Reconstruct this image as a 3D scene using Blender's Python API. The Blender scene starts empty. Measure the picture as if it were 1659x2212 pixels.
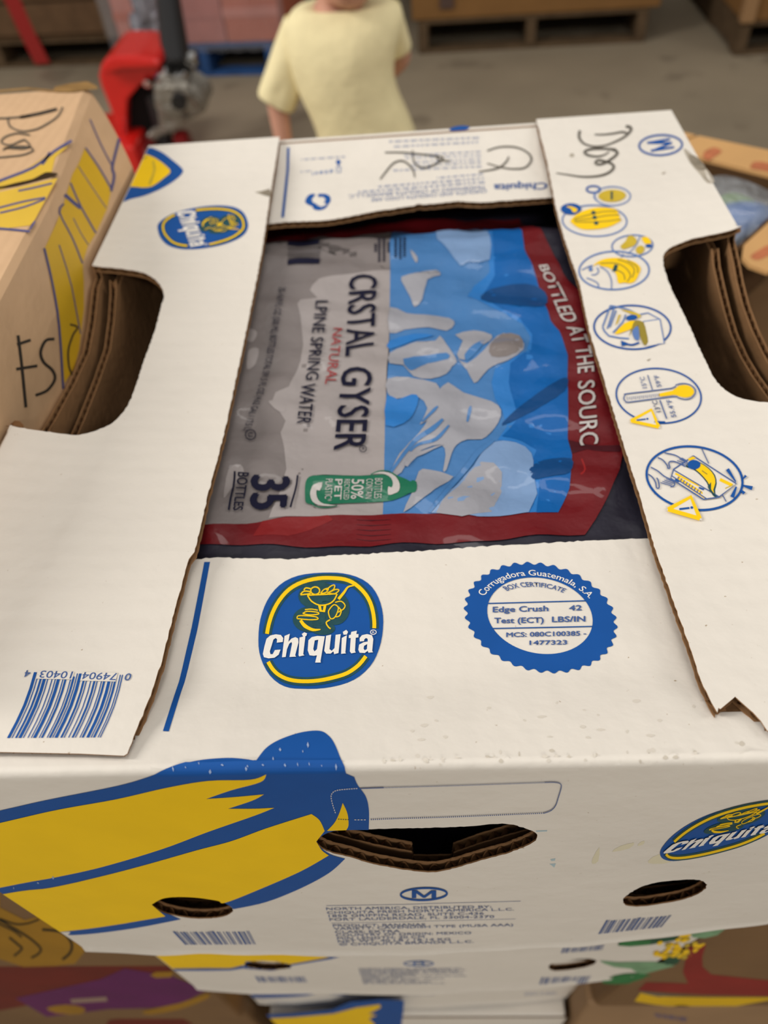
import bpy, bmesh, math, random
import numpy as np
from mathutils import Vector, Matrix
from mathutils.geometry import tessellate_polygon
random.seed(7); rng = np.random.RandomState(7)
SC = bpy.context.scene; COL = SC.collection
PI = math.pi
# ------------------------------------------------------------------ camera
CAM = np.array([0.00711247, -0.10759595, 0.24147034]); ROT = (0.73709459, 0.0693521, 0.01051035)
FPX = 1660.0
cd = bpy.data.cameras.new('camera'); cam = bpy.data.objects.new('camera', cd); COL.objects.link(cam)
cam.location = CAM; cam.rotation_euler = ROT
cd.sensor_fit = 'HORIZONTAL'; cd.sensor_width = 7.35; cd.lens = FPX*7.35/1659
cd.clip_start = 0.01; cd.clip_end = 60
cd.dof.use_dof = True; cd.dof.focus_distance = 0.300; cd.dof.aperture_fstop = 2.2
SC.camera = cam
# ------------------------------------------------------------------ world and lights
FLOOR = -1.12
wd = bpy.data.worlds.new('world'); SC.world = wd; wd.use_nodes = True
bg = wd.node_tree.nodes['Background']; bg.inputs[0].default_value = (1.0, 0.965, 0.915, 1); bg.inputs[1].default_value = 0.33
def area(name, loc, sx, sy, power, target, col=(1.0, 0.962, 0.915)):
    l = bpy.data.lights.new(name, 'AREA'); l.shape = 'RECTANGLE'; l.size = sx; l.size_y = sy; l.energy = power; l.color = col
    o = bpy.data.objects.new(name, l); COL.objects.link(o); o.location = loc
    o.rotation_euler = (Vector(target)-Vector(loc)).to_track_quat('-Z', 'Y').to_euler()
    return o
area('lamp_row_left', (-4.2, 0.6, 2.5), 0.5, 2.2, 160, (0, 0.2, 0))
area('lamp_row_right', (3.9, 0.9, 2.8), 0.5, 2.2, 40, (0, 0.2, 0))
area('lamp_over', (0.3, -0.6, 4.4), 0.6, 2.4, 20, (0, 0.2, 0))
area('lamp_over_far', (0.0, 2.6, 4.6), 2.4, 0.5, 30, (0, 1.6, -1))
area('lamp_behind', (0.6, -4.2, 3.2), 2.0, 0.5, 88, (0, 0.2, 0))
SC.view_settings.view_transform = 'Standard'; SC.view_settings.look = 'None'
SC.view_settings.gamma = 1; SC.view_settings.use_curve_mapping = False
SC.view_settings.exposure = 0.0
# ------------------------------------------------------------------ helpers: materials
def lin(c):
    return tuple(((v/255)/12.92 if v/255 <= .04045 else ((v/255+.055)/1.055)**2.4) for v in c)+(1.0,)
MATS = {}
def mat(name, rgb, rough=.7, spec=.3, metal=0., noise=None, bump=None, speck=None, coat=0., alpha=1., flute=None, trans=0.):
    """noise=(scale, amount): gentle tone variation; bump=(scale, distance); speck=(scale, threshold, rgb)"""
    if name in MATS: return MATS[name]
    m = bpy.data.materials.new(name); m.use_nodes = True; nt = m.node_tree; N = nt.nodes; L = nt.links
    b = N['Principled BSDF']; c = lin(rgb); m.diffuse_color = c
    b.inputs['Base Color'].default_value = c; b.inputs['Roughness'].default_value = rough
    b.inputs['Specular IOR Level'].default_value = spec; b.inputs['Metallic'].default_value = metal
    b.inputs['Alpha'].default_value = alpha; b.inputs['Transmission Weight'].default_value = trans
    if coat: b.inputs['Coat Weight'].default_value = coat; b.inputs['Coat Roughness'].default_value = .04
    tc = N.new('ShaderNodeTexCoord'); src = None
    if noise:
        n = N.new('ShaderNodeTexNoise'); n.inputs['Scale'].default_value = noise[0]; n.inputs['Detail'].default_value = 6
        L.new(tc.outputs['Object'], n.inputs['Vector'])
        r = N.new('ShaderNodeMapRange'); r.inputs[1].default_value = .3; r.inputs[2].default_value = .7
        r.inputs[3].default_value = 1-noise[1]; r.inputs[4].default_value = 1+noise[1]*.4
        L.new(n.outputs['Fac'], r.inputs[0])
        mx = N.new('ShaderNodeVectorMath'); mx.operation = 'SCALE'; mx.inputs[0].default_value = c[:3]
        L.new(r.outputs[0], mx.inputs['Scale']); src = mx.outputs[0]
    if speck:
        n = N.new('ShaderNodeTexNoise'); n.inputs['Scale'].default_value = speck[0]; n.inputs['Detail'].default_value = 3
        L.new(tc.outputs['Object'], n.inputs['Vector'])
        r = N.new('ShaderNodeMapRange'); r.inputs[1].default_value = speck[1]; r.inputs[2].default_value = speck[1]+.06
        L.new(n.outputs['Fac'], r.inputs[0])
        mx = N.new('ShaderNodeMix'); mx.data_type = 'RGBA'; L.new(r.outputs[0], mx.inputs[0])
        if src: L.new(src, mx.inputs[6])
        else: mx.inputs[6].default_value = c
        mx.inputs[7].default_value = lin(speck[2]); src = mx.outputs[2]
    if src: L.new(src, b.inputs['Base Color'])
    h = None
    if bump:
        n = N.new('ShaderNodeTexNoise'); n.inputs['Scale'].default_value = bump[0]; n.inputs['Detail'].default_value = 4
        if len(bump) > 2:
            mp = N.new('ShaderNodeMapping'); mp.inputs['Scale'].default_value = bump[2]; L.new(tc.outputs['Object'], mp.inputs[0]); L.new(mp.outputs[0], n.inputs['Vector'])
        else: L.new(tc.outputs['Object'], n.inputs['Vector'])
        bp = N.new('ShaderNodeBump'); bp.inputs['Distance'].default_value = bump[1]; L.new(n.outputs['Fac'], bp.inputs['Height']); h = bp
    if flute:
        w = N.new('ShaderNodeTexWave'); w.bands_direction = flute[0]; w.inputs['Scale'].default_value = flute[1]
        w.inputs['Distortion'].default_value = .6
        L.new(tc.outputs['Object'], w.inputs['Vector'])
        bp = N.new('ShaderNodeBump'); bp.inputs['Distance'].default_value = flute[2]; L.new(w.outputs['Fac'], bp.inputs['Height'])
        if h: L.new(h.outputs[0], bp.inputs['Normal'])
        h = bp
    if h: L.new(h.outputs[0], b.inputs['Normal'])
    return m if MATS.setdefault(name, m) else m
white = mat('white_cardboard', (229, 222, 211), .75, .2, noise=(9, .05), bump=(55, .0012), speck=(420, .735, (170, 150, 125)), flute=('Y', 30, .0001))
whitef = mat('white_cardboard_front', (229, 222, 211), .75, .2, noise=(9, .06), bump=(55, .001), speck=(420, .735, (170, 150, 125)), flute=('X', 30, .00005))
kraft = mat('kraft_paper', (150, 112, 76), .85, .15, noise=(40, .15), bump=(200, .0006))
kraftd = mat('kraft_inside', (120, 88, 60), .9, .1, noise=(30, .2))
kraftk = mat('tray_inside_shaded', (64, 47, 34), .9, .1, noise=(30, .2))  # kraft darkened so its colour carries the shade inside the tray
flutem = mat('kraft_flute', (118, 84, 54), .9, .1, noise=(60, .2))
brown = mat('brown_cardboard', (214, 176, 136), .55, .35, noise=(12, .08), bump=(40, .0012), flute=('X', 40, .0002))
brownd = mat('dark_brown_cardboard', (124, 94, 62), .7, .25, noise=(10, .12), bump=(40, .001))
blue = mat('blue_ink', (12, 80, 156), .6, .25, noise=(60, .06))
blues = mat('pale_blue_ink', (92, 124, 180), .6, .25)
bluet = mat('thin_blue_ink', (70, 96, 150), .6, .25)
blueq = mat('faded_blue_ink', (112, 124, 158), .6, .25)
bluew = mat('worn_blue_ink', (142, 152, 180), .7, .2)
greenk = mat('overprint_green_ink', (34, 78, 84), .6, .25, noise=(300, .2))
yel = mat('yellow_ink', (250, 205, 12), .6, .25, noise=(40, .04))
yeld = mat('mustard_ink', (205, 176, 52), .6, .25, noise=(120, .12))
olive = mat('olive_ink', (150, 132, 50), .6, .25)
paper = mat('paper_white_ink', (235, 230, 222), .7, .2)
marker = mat('marker_ink', (88, 82, 72), .6, .3, noise=(150, .25))
markerd = mat('dark_marker_ink', (52, 46, 40), .6, .3)
greyk = mat('grey_smudge', (178, 168, 152), .8, .1, noise=(80, .2))
film_navy = mat('film_navy', (40, 38, 50), .42, .22, noise=(14, .15), bump=(40, .0025), coat=.2)
film_silver = mat('film_silver', (159, 151, 149), .42, .22, noise=(10, .05), bump=(40, .0025), coat=.2)
film_grey = mat('film_grey', (127, 119, 117), .42, .22, noise=(16, .12), bump=(40, .0025), coat=.2)
film_blue = mat('film_blue', (68, 119, 174), .42, .22, noise=(10, .05), bump=(40, .0025), coat=.2)
film_sky = mat('film_deep_blue', (8, 92, 164), .42, .22, noise=(10, .06), bump=(40, .0025), coat=.2)
film_mid = mat('film_mid_blue', (44, 118, 190), .42, .22, noise=(10, .06), bump=(40, .0025), coat=.2)
film_snow = mat('film_snow', (153, 153, 160), .42, .22, noise=(16, .07), bump=(40, .0025), coat=.2)
film_pale = mat('film_pale_blue', (120, 150, 190), .42, .22, noise=(10, .07), bump=(40, .0025), coat=.2)
film_red = mat('film_red', (107, 20, 26), .42, .22, noise=(10, .08), bump=(40, .0025), coat=.2)
film_redd = mat('film_dark_red', (70, 20, 28), .42, .22, bump=(40, .0025), coat=.2)
film_ink = mat('film_black_ink', (26, 26, 46), .6, .08)
film_green = mat('film_green', (28, 106, 78), .42, .22, bump=(40, .0025), coat=.2)
film_white = mat('film_white', (190, 184, 180), .42, .22, bump=(40, .0025), coat=.2)
film_rtext = mat('film_red_text', (150, 48, 50), .42, .22, bump=(40, .0025), coat=.2)
# ------------------------------------------------------------------ camera rays -> places on real surfaces
def rotm(rx, ry, rz):
    return np.array(Matrix.Rotation(rz, 3, 'Z') @ Matrix.Rotation(ry, 3, 'Y') @ Matrix.Rotation(rx, 3, 'X'))
RM = rotm(*ROT)
def rays(px):
    px = np.atleast_2d(np.asarray(px, float))
    d = np.stack([(px[:, 0]-829.5)/FPX, -(px[:, 1]-1106)/FPX, -np.ones(len(px))], 1)
    return d @ RM.T
def at_axis(px, ax, val):
    d = rays(px); t = (val-CAM[ax])/d[:, ax]
    return CAM + d*t[:, None]
def fr(x0, y0, s):
    return lambda p: np.asarray(p, float)/s + np.array([x0, y0])
F1 = fr(400, 440, 2.764); F2 = fr(800, 440, 2.6758); F3 = fr(1180, 780, 3.4635); F4 = fr(0, 900, 2.9107)
F5 = fr(500, 1180, 4.1475); F6 = fr(960, 1180, 3.95); F7 = fr(1380, 1400, 4.423); F8 = fr(1140, 230, 3.1965)
F9 = fr(540, 260, 2.37); F10 = fr(180, 280, 3.2522); F11 = fr(0, 160, 2.7643); B1 = fr(0, 1560, 1.9988)
B2 = fr(830, 1560, 2.0012); FH = fr(640, 1660, 2.765); I1 = fr(1260, 790, 4.3658); I2 = fr(1200, 390, 5.819)
G5 = fr(460, 980, 3.456); T3 = fr(600, 280, 2.765); D1 = fr(1180, 240, 5.184); C1 = fr(520, 0, 4.1475)
R1 = fr(1450, 260, 3.5694); J1 = fr(200, 0, 4.608); PX = fr(0, 0, 1)
L5 = fr(0, 1980, 2.9625); M5 = fr(500, 1980, 2.9625); K5 = fr(1060, 1980, 2.7696)
LEN, W, HB = 0.51268257, 0.405, 0.245
SAG, SAG2 = 0.01862335, -0.56458517
def Sz(x, y):
    t = np.clip(np.asarray(y, float)/LEN, 0, 1)
    return -4*SAG*t*(1-t)*(1+SAG2*(t-.5))*(1-.75*np.clip(np.abs(x)/(W/2), 0, 1)**4)
def sm(t):
    t = np.clip(t, 0, 1); return t*t*(3-2*t)
def gap(y):
    y = np.asarray(y, float)
    return .002+.007*sm(y/.05)+.0005*np.exp(-((y-.041)/.0065)**2)
YB = ([-.21, -.157, -.009, .081, .132, .184, .21], [.003, 0, -.001, .003, .008, .013, .016])
def yfront(x, z):
    z = np.asarray(z, float)
    return np.interp(x, *YB)*np.clip(-z/.24, 0, 1.2)**1.2-.0011*sm((-z-(HB-.006))/.006)
class Hit:
    """surface met by marching along a ray: g>0 outside"""
    def march(s, px):
        d = rays(px); t0 = np.full(len(d), .02); t1 = np.full(len(d), 5.)
        for _ in range(42):
            tm = (t0+t1)/2; out = s.g(CAM+d*tm[:, None]) > 0
            t0 = np.where(out, tm, t0); t1 = np.where(out, t1, tm)
        return CAM+d*t0[:, None]
class Top(Hit):
    def __init__(s, fn): s.fn = fn
    def g(s, p): return p[:, 2]-s.fn(p[:, 0], p[:, 1])
    def uv(s, px): return s.march(px)[:, :2]
    def pt(s, uv, off): return np.column_stack([uv[:, 0], uv[:, 1], s.fn(uv[:, 0], uv[:, 1])+off])
RB = .0035
class End(Hit):
    def __init__(s, dy=0, dz=0): s.dy, s.dz = dy, dz
    def uv(s, px):
        top = Top(lambda x, y: Sz(x, y)-gap(y)).march(px)
        d = rays(px); y = np.zeros(len(d))
        for _ in range(12):
            t = (y-CAM[1])/d[:, 1]; p = CAM+d*t[:, None]; y = yfront(p[:, 0], p[:, 2]+.002)
        return np.where((top[:, 1] > 0)[:, None], top[:, :2], np.column_stack([p[:, 0], np.minimum(p[:, 2]+.002, 0)]))
    def pt(s, uv, off):
        x, q = uv[:, 0], uv[:, 1]
        a = np.clip((q+RB)/(2*RB), 0, 1)*PI/2
        y = np.where(q > RB, q, np.where(q < -RB, yfront(x, q)-off, RB-(RB+off)*np.cos(a)))
        z = np.where(q > RB, Sz(x, q)-gap(q)+off, np.where(q < -RB, q-.002, -RB-.002+(RB+off)*np.sin(a)))
        return np.column_stack([x, y, z])
class Front:
    """upright panel facing the camera at y0, top edge z0 (uv = x, z)"""
    def __init__(s, y0, z0=0., bulge=True): s.y0, s.z0, s.b = y0, z0, bulge
    def yy(s, x, z): return s.y0+(yfront(x, z-s.z0) if s.b else 0*x)
    def uv(s, px):
        d = rays(px); y = np.full(len(d), s.y0)
        for _ in range(12):
            p = CAM+d*((y-CAM[1])/d[:, 1])[:, None]; y = s.yy(p[:, 0], p[:, 2])
        return p[:, [0, 2]]
    def pt(s, uv, off): return np.column_stack([uv[:, 0], s.yy(uv[:, 0], uv[:, 1])-off, uv[:, 1]])
class Side:
    """upright panel in the plane x = x0 (uv = y, z); sgn = outward direction"""
    def __init__(s, x0, sgn): s.x0, s.sgn = x0, sgn
    def uv(s, px): return at_axis(px, 0, s.x0)[:, 1:]
    def pt(s, uv, off): return np.column_stack([np.full(len(uv), s.x0)+s.sgn*off, uv[:, 0], uv[:, 1]])
# ------------------------------------------------------------------ helpers: objects
def link(name, me, parent=None, mats=()):
    for m in mats: me.materials.append(m)
    o = bpy.data.objects.new(name, me); COL.objects.link(o)
    if parent: o.parent = parent
    return o
def tag(o, label=None, cat=None, group=None, kind=None):
    if label: o['label'] = label
    if cat: o['category'] = cat
    if group: o['group'] = group
    if kind: o['kind'] = kind
    return o
def thing(name, label, cat, group=None, loc=(0, 0, 0)):
    o = bpy.data.objects.new(name, None); COL.objects.link(o); o.empty_display_size = .05
    o.location = loc
    return tag(o, label, cat, group)
def bm_obj(name, bm, parent, mats, smooth=False):
    me = bpy.data.meshes.new(name); bm.to_mesh(me); bm.free()
    if parent is not None and any(parent.matrix_world.translation): pass
    o = link(name, me, parent, mats)
    if parent is not None:
        p = parent; off = Vector((0, 0, 0))
        while p: off += p.location; p = p.parent
        if off.length > 0: me.transform(Matrix.Translation(-off))
    if smooth:
        for p in me.polygons: p.use_smooth = True
    return o
def bisect(bm, cell):
    if not cell or not bm.verts: return
    for ax in (0, 1):
        v = [q.co[ax] for q in bm.verts]; k0 = math.ceil(min(v)/cell); k1 = math.floor(max(v)/cell)
        n = [0, 0, 0]; n[ax] = 1
        for k in range(k0, k1+1):
            c = [0, 0, 0]; c[ax] = k*cell
            bmesh.ops.bisect_plane(bm, geom=bm.verts[:]+bm.edges[:]+bm.faces[:], dist=1e-7, plane_co=c, plane_no=n)
def foldcuts(bm):
    for q in (-RB, -RB*.5, 0, RB*.5, RB):
        bmesh.ops.bisect_plane(bm, geom=bm.verts[:]+bm.edges[:]+bm.faces[:], dist=1e-7, plane_co=(0, q, 0), plane_no=(0, 1, 0))
def clip_uv(bm, box):
    for ax in (0, 1):
        for k, sg in ((0, -1), (1, 1)):
            b = box[ax*2+k]
            if b is None: continue
            c = [0, 0, 0]; c[ax] = b; n = [0, 0, 0]; n[ax] = sg
            bmesh.ops.bisect_plane(bm, geom=bm.verts[:]+bm.edges[:]+bm.faces[:], dist=1e-7, plane_co=c, plane_no=n, clear_outer=True)
def resample(p, step, closed=True):
    p = np.asarray(p, float)
    if closed: p = np.vstack([p, p[:1]])
    d = np.r_[0, np.cumsum(np.linalg.norm(np.diff(p, axis=0), axis=1))]
    n = max(int(d[-1]/step), 4); t = np.linspace(0, d[-1], n+1)
    q = np.column_stack([np.interp(t, d, p[:, 0]), np.interp(t, d, p[:, 1])])
    return q[:-1] if closed else q
def smoothp(p, k=3, closed=True):
    """Catmull-Rom through the points"""
    p = np.asarray(p, float); n = len(p); out = []
    rngi = range(n) if closed else range(n-1)
    for i in rngi:
        if closed: a, b, c, d = p[i-1], p[i], p[(i+1) % n], p[(i+2) % n]
        else: a, b, c, d = p[max(i-1, 0)], p[i], p[i+1], p[min(i+2, n-1)]
        for j in range(k):
            t = j/k
            out.append(.5*((2*b)+(c-a)*t+(2*a-5*b+4*c-d)*t*t+(3*b-3*c+d-a)*t**3))
    if not closed: out.append(p[-1])
    return np.array(out)
def corner_smooth(p, k=5, lim=38):
    """rounds the gentle turns of a closed outline and keeps its sharp corners"""
    p = np.asarray(p, float); n = len(p); d = np.roll(p, -1, 0)-p; a = np.degrees(np.arctan2(d[:, 1], d[:, 0]))
    turn = np.abs((a-np.roll(a, 1)+180) % 360-180); cs = [i for i in range(n) if turn[i] > lim]
    if len(cs) < 2: return smoothp(p, k)
    out = []
    for i, c in enumerate(cs):
        e = cs[(i+1) % len(cs)]; run = [p[j % n] for j in range(c, (e if e > c else e+n)+1)]
        q = smoothp(run, k, False) if len(run) > 2 else np.array(run); out.append(q[:-1])
    return np.vstack(out)
def rough(p, step=.0016, amp=.00028):
    q = resample(p, step); return q+rng.uniform(-amp, amp, q.shape)
def tess(contours):
    cs = [[Vector((float(a), float(b), 0)) for a, b in c] for c in contours]
    tri = tessellate_polygon(cs); pts = [v for c in cs for v in c]
    return [(v.x, v.y) for v in pts], tri
class Print:
    """flat print lying on a surface: contours given where they are seen, laid onto the surface itself"""
    STEP = .00012
    def __init__(s, name, parent, surf, cell=.03, clip=None, base=.0002, stuff=False):
        s.stuff = stuff
        if isinstance(surf, End) or surf is globals().get('LOW'): cell = min(cell, .006)
        s.cut = ()
        s.name, s.parent, s.surf, s.cell, s.clip, s.base = name, parent, surf, cell, clip, base
        s.items = []
    def tris(s, px, faces, m, layer=0):
        if len(px): s.items.append((np.asarray(px, float), faces, m, layer)); return s
    def poly(s, c, m, layer=0, sm_=0, holes=()):
        c = smoothp(c, sm_) if sm_ > 0 else corner_smooth(c) if sm_ < 0 else np.asarray(c, float)
        pts, tri = tess([c]+[np.asarray(h, float) for h in holes])
        return s.tris(pts, tri, m, layer)
    def stroke(s, p, w, m, layer=0, closed=False, sm_=0, taper=None):
        p = smoothp(p, sm_, closed) if sm_ else np.asarray(p, float)
        n = len(p); q = np.vstack([p, p[:1]]) if closed else p
        if closed: tg = np.roll(p, -1, 0)-np.roll(p, 1, 0)
        else: tg = np.gradient(p, axis=0)
        tg /= np.linalg.norm(tg, axis=1)[:, None]+1e-9; nn = np.column_stack([-tg[:, 1], tg[:, 0]])
        ww = np.full(n, w/2.)
        if taper is not None: ww = np.interp(np.linspace(0, 1, n), np.linspace(0, 1, len(taper)), taper)*w/2
        v = np.vstack([p+nn*ww[:, None], p-nn*ww[:, None]]); f = []
        for i in range(n if closed else n-1):
            j = (i+1) % n; f.append((i, j, n+j, n+i))
        return s.tris(v, f, m, layer)
    def ell(s, c, A, B, m, layer=0, n=48, f=lambda p: p):
        t = np.linspace(0, 2*PI, n, endpoint=False)
        return s.poly(f(np.array(c)+np.outer(np.cos(t), A)+np.outer(np.sin(t), B)), m, layer)
    def ring(s, c, A, B, w, m, layer=0, n=48, f=lambda p: p, t0=0, t1=2*PI):
        full = abs(t1-t0-2*PI) < 1e-6
        t = np.linspace(t0, t1, n, endpoint=not full)
        p = f(np.array(c)+np.outer(np.cos(t), A)+np.outer(np.sin(t), B))
        return s.stroke(p, w, m, layer, closed=full)
    def text(s, string, fn, m, layer=0, bold=0., f=None):
        """fn: quad [BL,BR,TR,TL] (baseline and cap line) or a function (u 0..1, v)->px"""
        if bold:
            for k, (a, b) in enumerate(((bold, 0), (-bold, 0), (0, bold*.6), (0, -bold*.6))): s._text(string, fn, m, layer+.03*k, f, a, b)
            return s
        return s._text(string, fn, m, layer, f, 0, 0)
    def _text(s, string, fn, m, layer, f, dx, dy):
        v, faces, u0, u1, cap = text_mesh(string, 0)
        v = v+np.array([dx, dy])
        u = (v[:, 0]-u0)/(u1-u0); w = v[:, 1]/cap
        if callable(fn): px = fn(u, w)
        else:
            q = np.asarray(fn, float)
            px = (q[0]*(1-u)[:, None]+q[1]*u[:, None])*(1-w)[:, None]+(q[3]*(1-u)[:, None]+q[2]*u[:, None])*w[:, None]
        s.tris(f(px) if f else px, faces, m, layer)
        return s
    def build(s):
        bm = bmesh.new(); mats = []
        for px, faces, m, layer in s.items:
            if m not in mats: mats.append(m)
            mi = mats.index(m); uv = s.surf.uv(px)
            b = bmesh.new(); vs = [b.verts.new((a[0], a[1], 0)) for a in uv]
            for f in faces:
                try: b.faces.new([vs[i] for i in f])
                except ValueError: pass
            if s.clip: clip_uv(b, s.clip)
            bisect(b, s.cell)
            if isinstance(s.surf, End): foldcuts(b)
            if s.cut:
                bmesh.ops.delete(b, geom=[f for f in b.faces if any(inside(f.calc_center_median(), c) for c in s.cut)], context='FACES')
            if not b.verts: b.free(); continue
            b.verts.ensure_lookup_table(); b.verts.index_update()
            P = s.surf.pt(np.array([[v.co.x, v.co.y] for v in b.verts]), s.base+layer*s.STEP)
            nv = [bm.verts.new(q) for q in P]
            for f in b.faces:
                try:
                    g = bm.faces.new([nv[v.index] for v in f.verts]); g.material_index = mi; g.smooth = True
                except ValueError: pass
            b.free()
        bmesh.ops.recalc_face_normals(bm, faces=bm.faces[:])
        o = bm_obj(s.name, bm, s.parent, mats)
        if s.stuff: o['kind'] = 'stuff'
        return o
def inside(p, c):
    x, y = p[0], p[1]; r = False; n = len(c)
    for i in range(n):
        (x1, y1), (x2, y2) = c[i-1], c[i]
        if (y1 > y) != (y2 > y) and x < (x2-x1)*(y-y1)/(y2-y1)+x1: r = not r
    return r
_tc = {}
def text_mesh(string, bold):
    if (string, bold) not in _tc:
        cu = bpy.data.curves.new('t', 'FONT'); cu.body = string; cu.resolution_u = 3; cu.offset = bold; cu.fill_mode = 'FRONT'
        o = bpy.data.objects.new('t', cu); COL.objects.link(o)
        dg = bpy.context.evaluated_depsgraph_get(); me = bpy.data.meshes.new_from_object(o.evaluated_get(dg))
        v = np.array([q.co[:2] for q in me.vertices]); f = [tuple(p.vertices) for p in me.polygons]
        bpy.data.objects.remove(o); bpy.data.curves.remove(cu); bpy.data.meshes.remove(me)
        _tc[(string, bold)] = (v, f, v[:, 0].min(), v[:, 0].max(), .729)
    return _tc[(string, bold)]
def shell(bm, uvmesh, surf, o1, o0, mt, me_, mb):
    """thin sheet between offsets o1 (outer) and o0"""
    uvmesh.verts.ensure_lookup_table(); uvmesh.verts.index_update()
    uv = np.array([[v.co.x, v.co.y] for v in uvmesh.verts])
    A = [bm.verts.new(p) for p in surf.pt(uv, o1)]; Bv = [bm.verts.new(p) for p in surf.pt(uv, o0)]
    for f in uvmesh.faces:
        i = [v.index for v in f.verts]
        g = bm.faces.new([A[k] for k in i]); g.material_index = mt; g.smooth = True
        g = bm.faces.new([Bv[k] for k in reversed(i)]); g.material_index = mb
    for e in uvmesh.edges:
        if len(e.link_faces) == 1:
            a, b = e.verts[0].index, e.verts[1].index
            g = bm.faces.new([A[a], A[b], Bv[b], Bv[a]]); g.material_index = me_
            for q in g.edges: q.smooth = False
def panel(name, parent, outline, surf, holes=(), off=0., thick=.0045, face=white, cell=.02, flute=True, label=None, lam=.0068):
    """corrugated board: two liners with a wavy medium between them, cut along the outline"""
    pts, tri = tess([outline]+list(holes))
    b = bmesh.new(); vs = [b.verts.new((p[0], p[1], 0)) for p in pts]
    for t in tri:
        try: b.faces.new([vs[i] for i in t])
        except ValueError: pass
    bisect(b, cell)
    if isinstance(surf, End): foldcuts(b)
    bmesh.ops.remove_doubles(b, verts=b.verts[:], dist=1e-7)
    bm = bmesh.new()
    shell(bm, b, surf, off, off-.0006, 0, 1, 1); shell(bm, b, surf, off-thick+.0006, off-thick, 1, 1, 1)
    b.free(); bmesh.ops.recalc_face_normals(bm, faces=bm.faces[:])
    o = bm_obj(name, bm, parent, [face, kraft])
    if label: o['label'] = label
    if flute:
        bm = bmesh.new()
        for k, c in enumerate([outline]+list(holes)):
            q = resample(c, lam/8); n = len(q)
            ar = .5*np.sum(q[:, 0]*np.roll(q[:, 1], -1)-np.roll(q[:, 0], -1)*q[:, 1])
            tg = np.roll(q, -2, 0)-np.roll(q, 2, 0); tg /= np.linalg.norm(tg, axis=1)[:, None]+1e-12
            nn = np.column_stack([-tg[:, 1], tg[:, 0]])*(1 if ar > 0 else -1)*(1 if k == 0 else -1)
            nn = np.sign(np.sum(nn*nn, 1))[:, None]*nn
            z = off-thick/2+(thick/2-.0007)*np.sin(2*PI*np.arange(n)/8)
            A, Bp = [], []
            for i in range(n):
                A.append(surf.pt((q[i]+nn[i]*.0007)[None], z[i])[0]); Bp.append(surf.pt((q[i]+nn[i]*.005)[None], z[i])[0])
            va = [bm.verts.new(p) for p in A]; vb = [bm.verts.new(p) for p in Bp]
            for i in range(n):
                j = (i+1) % n; bm.faces.new([va[i], va[j], vb[j], vb[i]])
        bm_obj('corrugated_core', bm, o, [flutem])
    return o
def box_bm(bm, x0, x1, y0, y1, z0, z1, mi=0, bev=0.):
    r = bmesh.ops.create_cube(bm, size=1); vs = r['verts']
    for v in vs: v.co = Vector(((x0+x1)/2+v.co.x*(x1-x0), (y0+y1)/2+v.co.y*(y1-y0), (z0+z1)/2+v.co.z*(z1-z0)))
    fs = list({f for v in vs for f in v.link_faces})
    for f in fs: f.material_index = mi
    if bev:
        es = list({e for v in vs for e in v.link_edges})
        bmesh.ops.bevel(bm, geom=es, offset=bev, segments=2, affect='EDGES', profile=.5)
def boxo(name, parent, m, *d, bev=.004, **kw):
    bm = bmesh.new(); box_bm(bm, *d, bev=bev); return bm_obj(name, bm, parent, [m], **kw)
def tube(name, parent, m, pts, r, n=12, closed=False):
    cu = bpy.data.curves.new(name, 'CURVE'); cu.dimensions = '3D'; cu.bevel_depth = r if np.isscalar(r) else 1; cu.bevel_resolution = 3; cu.use_fill_caps = True
    sp = cu.splines.new('POLY'); sp.points.add(len(pts)-1); sp.use_cyclic_u = closed
    for i, p in enumerate(pts):
        sp.points[i].co = (*p, 1); sp.points[i].radius = 1 if np.isscalar(r) else r[i]
    o = bpy.data.objects.new(name, cu); COL.objects.link(o)
    dg = bpy.context.evaluated_depsgraph_get(); me = bpy.data.meshes.new_from_object(o.evaluated_get(dg)); me.name = name
    bpy.data.objects.remove(o); bpy.data.curves.remove(cu)
    for p in me.polygons: p.use_smooth = True
    me.materials.clear()
    o = link(name, me, parent, [m])
    if parent:
        p = parent; off = Vector((0, 0, 0))
        while p: off += p.location; p = p.parent
        me.transform(Matrix.Translation(-off))
    return o
# ------------------------------------------------------------------ setting
concrete = mat('concrete', (150, 137, 116), .55, .35, noise=(1.3, .22), bump=(60, .002), speck=(3.1, .62, (126, 114, 96)))
bm = bmesh.new(); box_bm(bm, -6, 6, -4, 9, FLOOR-.1, FLOOR)
tag(bm_obj('floor', bm, None, [concrete]), kind='structure')
wallm = mat('wall_paint', (96, 90, 82), .8, .2, noise=(2, .1))
bm = bmesh.new(); box_bm(bm, -6, 6, 9, 9.1, FLOOR, 5)
tag(bm_obj('wall_back', bm, None, [wallm]), kind='structure')
# ------------------------------------------------------------------ the white banana box on top of the stack
TOP = Top(Sz); END = End(); LOW = Top(lambda x, y: Sz(x, y)-gap(np.minimum(y, LEN-np.asarray(y))+.01))
BOX = thing('banana_box', 'white and blue cardboard banana box with open top, topmost of the middle stack', 'box', 'white banana boxes in the middle stack', loc=(0, LEN/2, -HB))
XW = W/2
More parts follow.
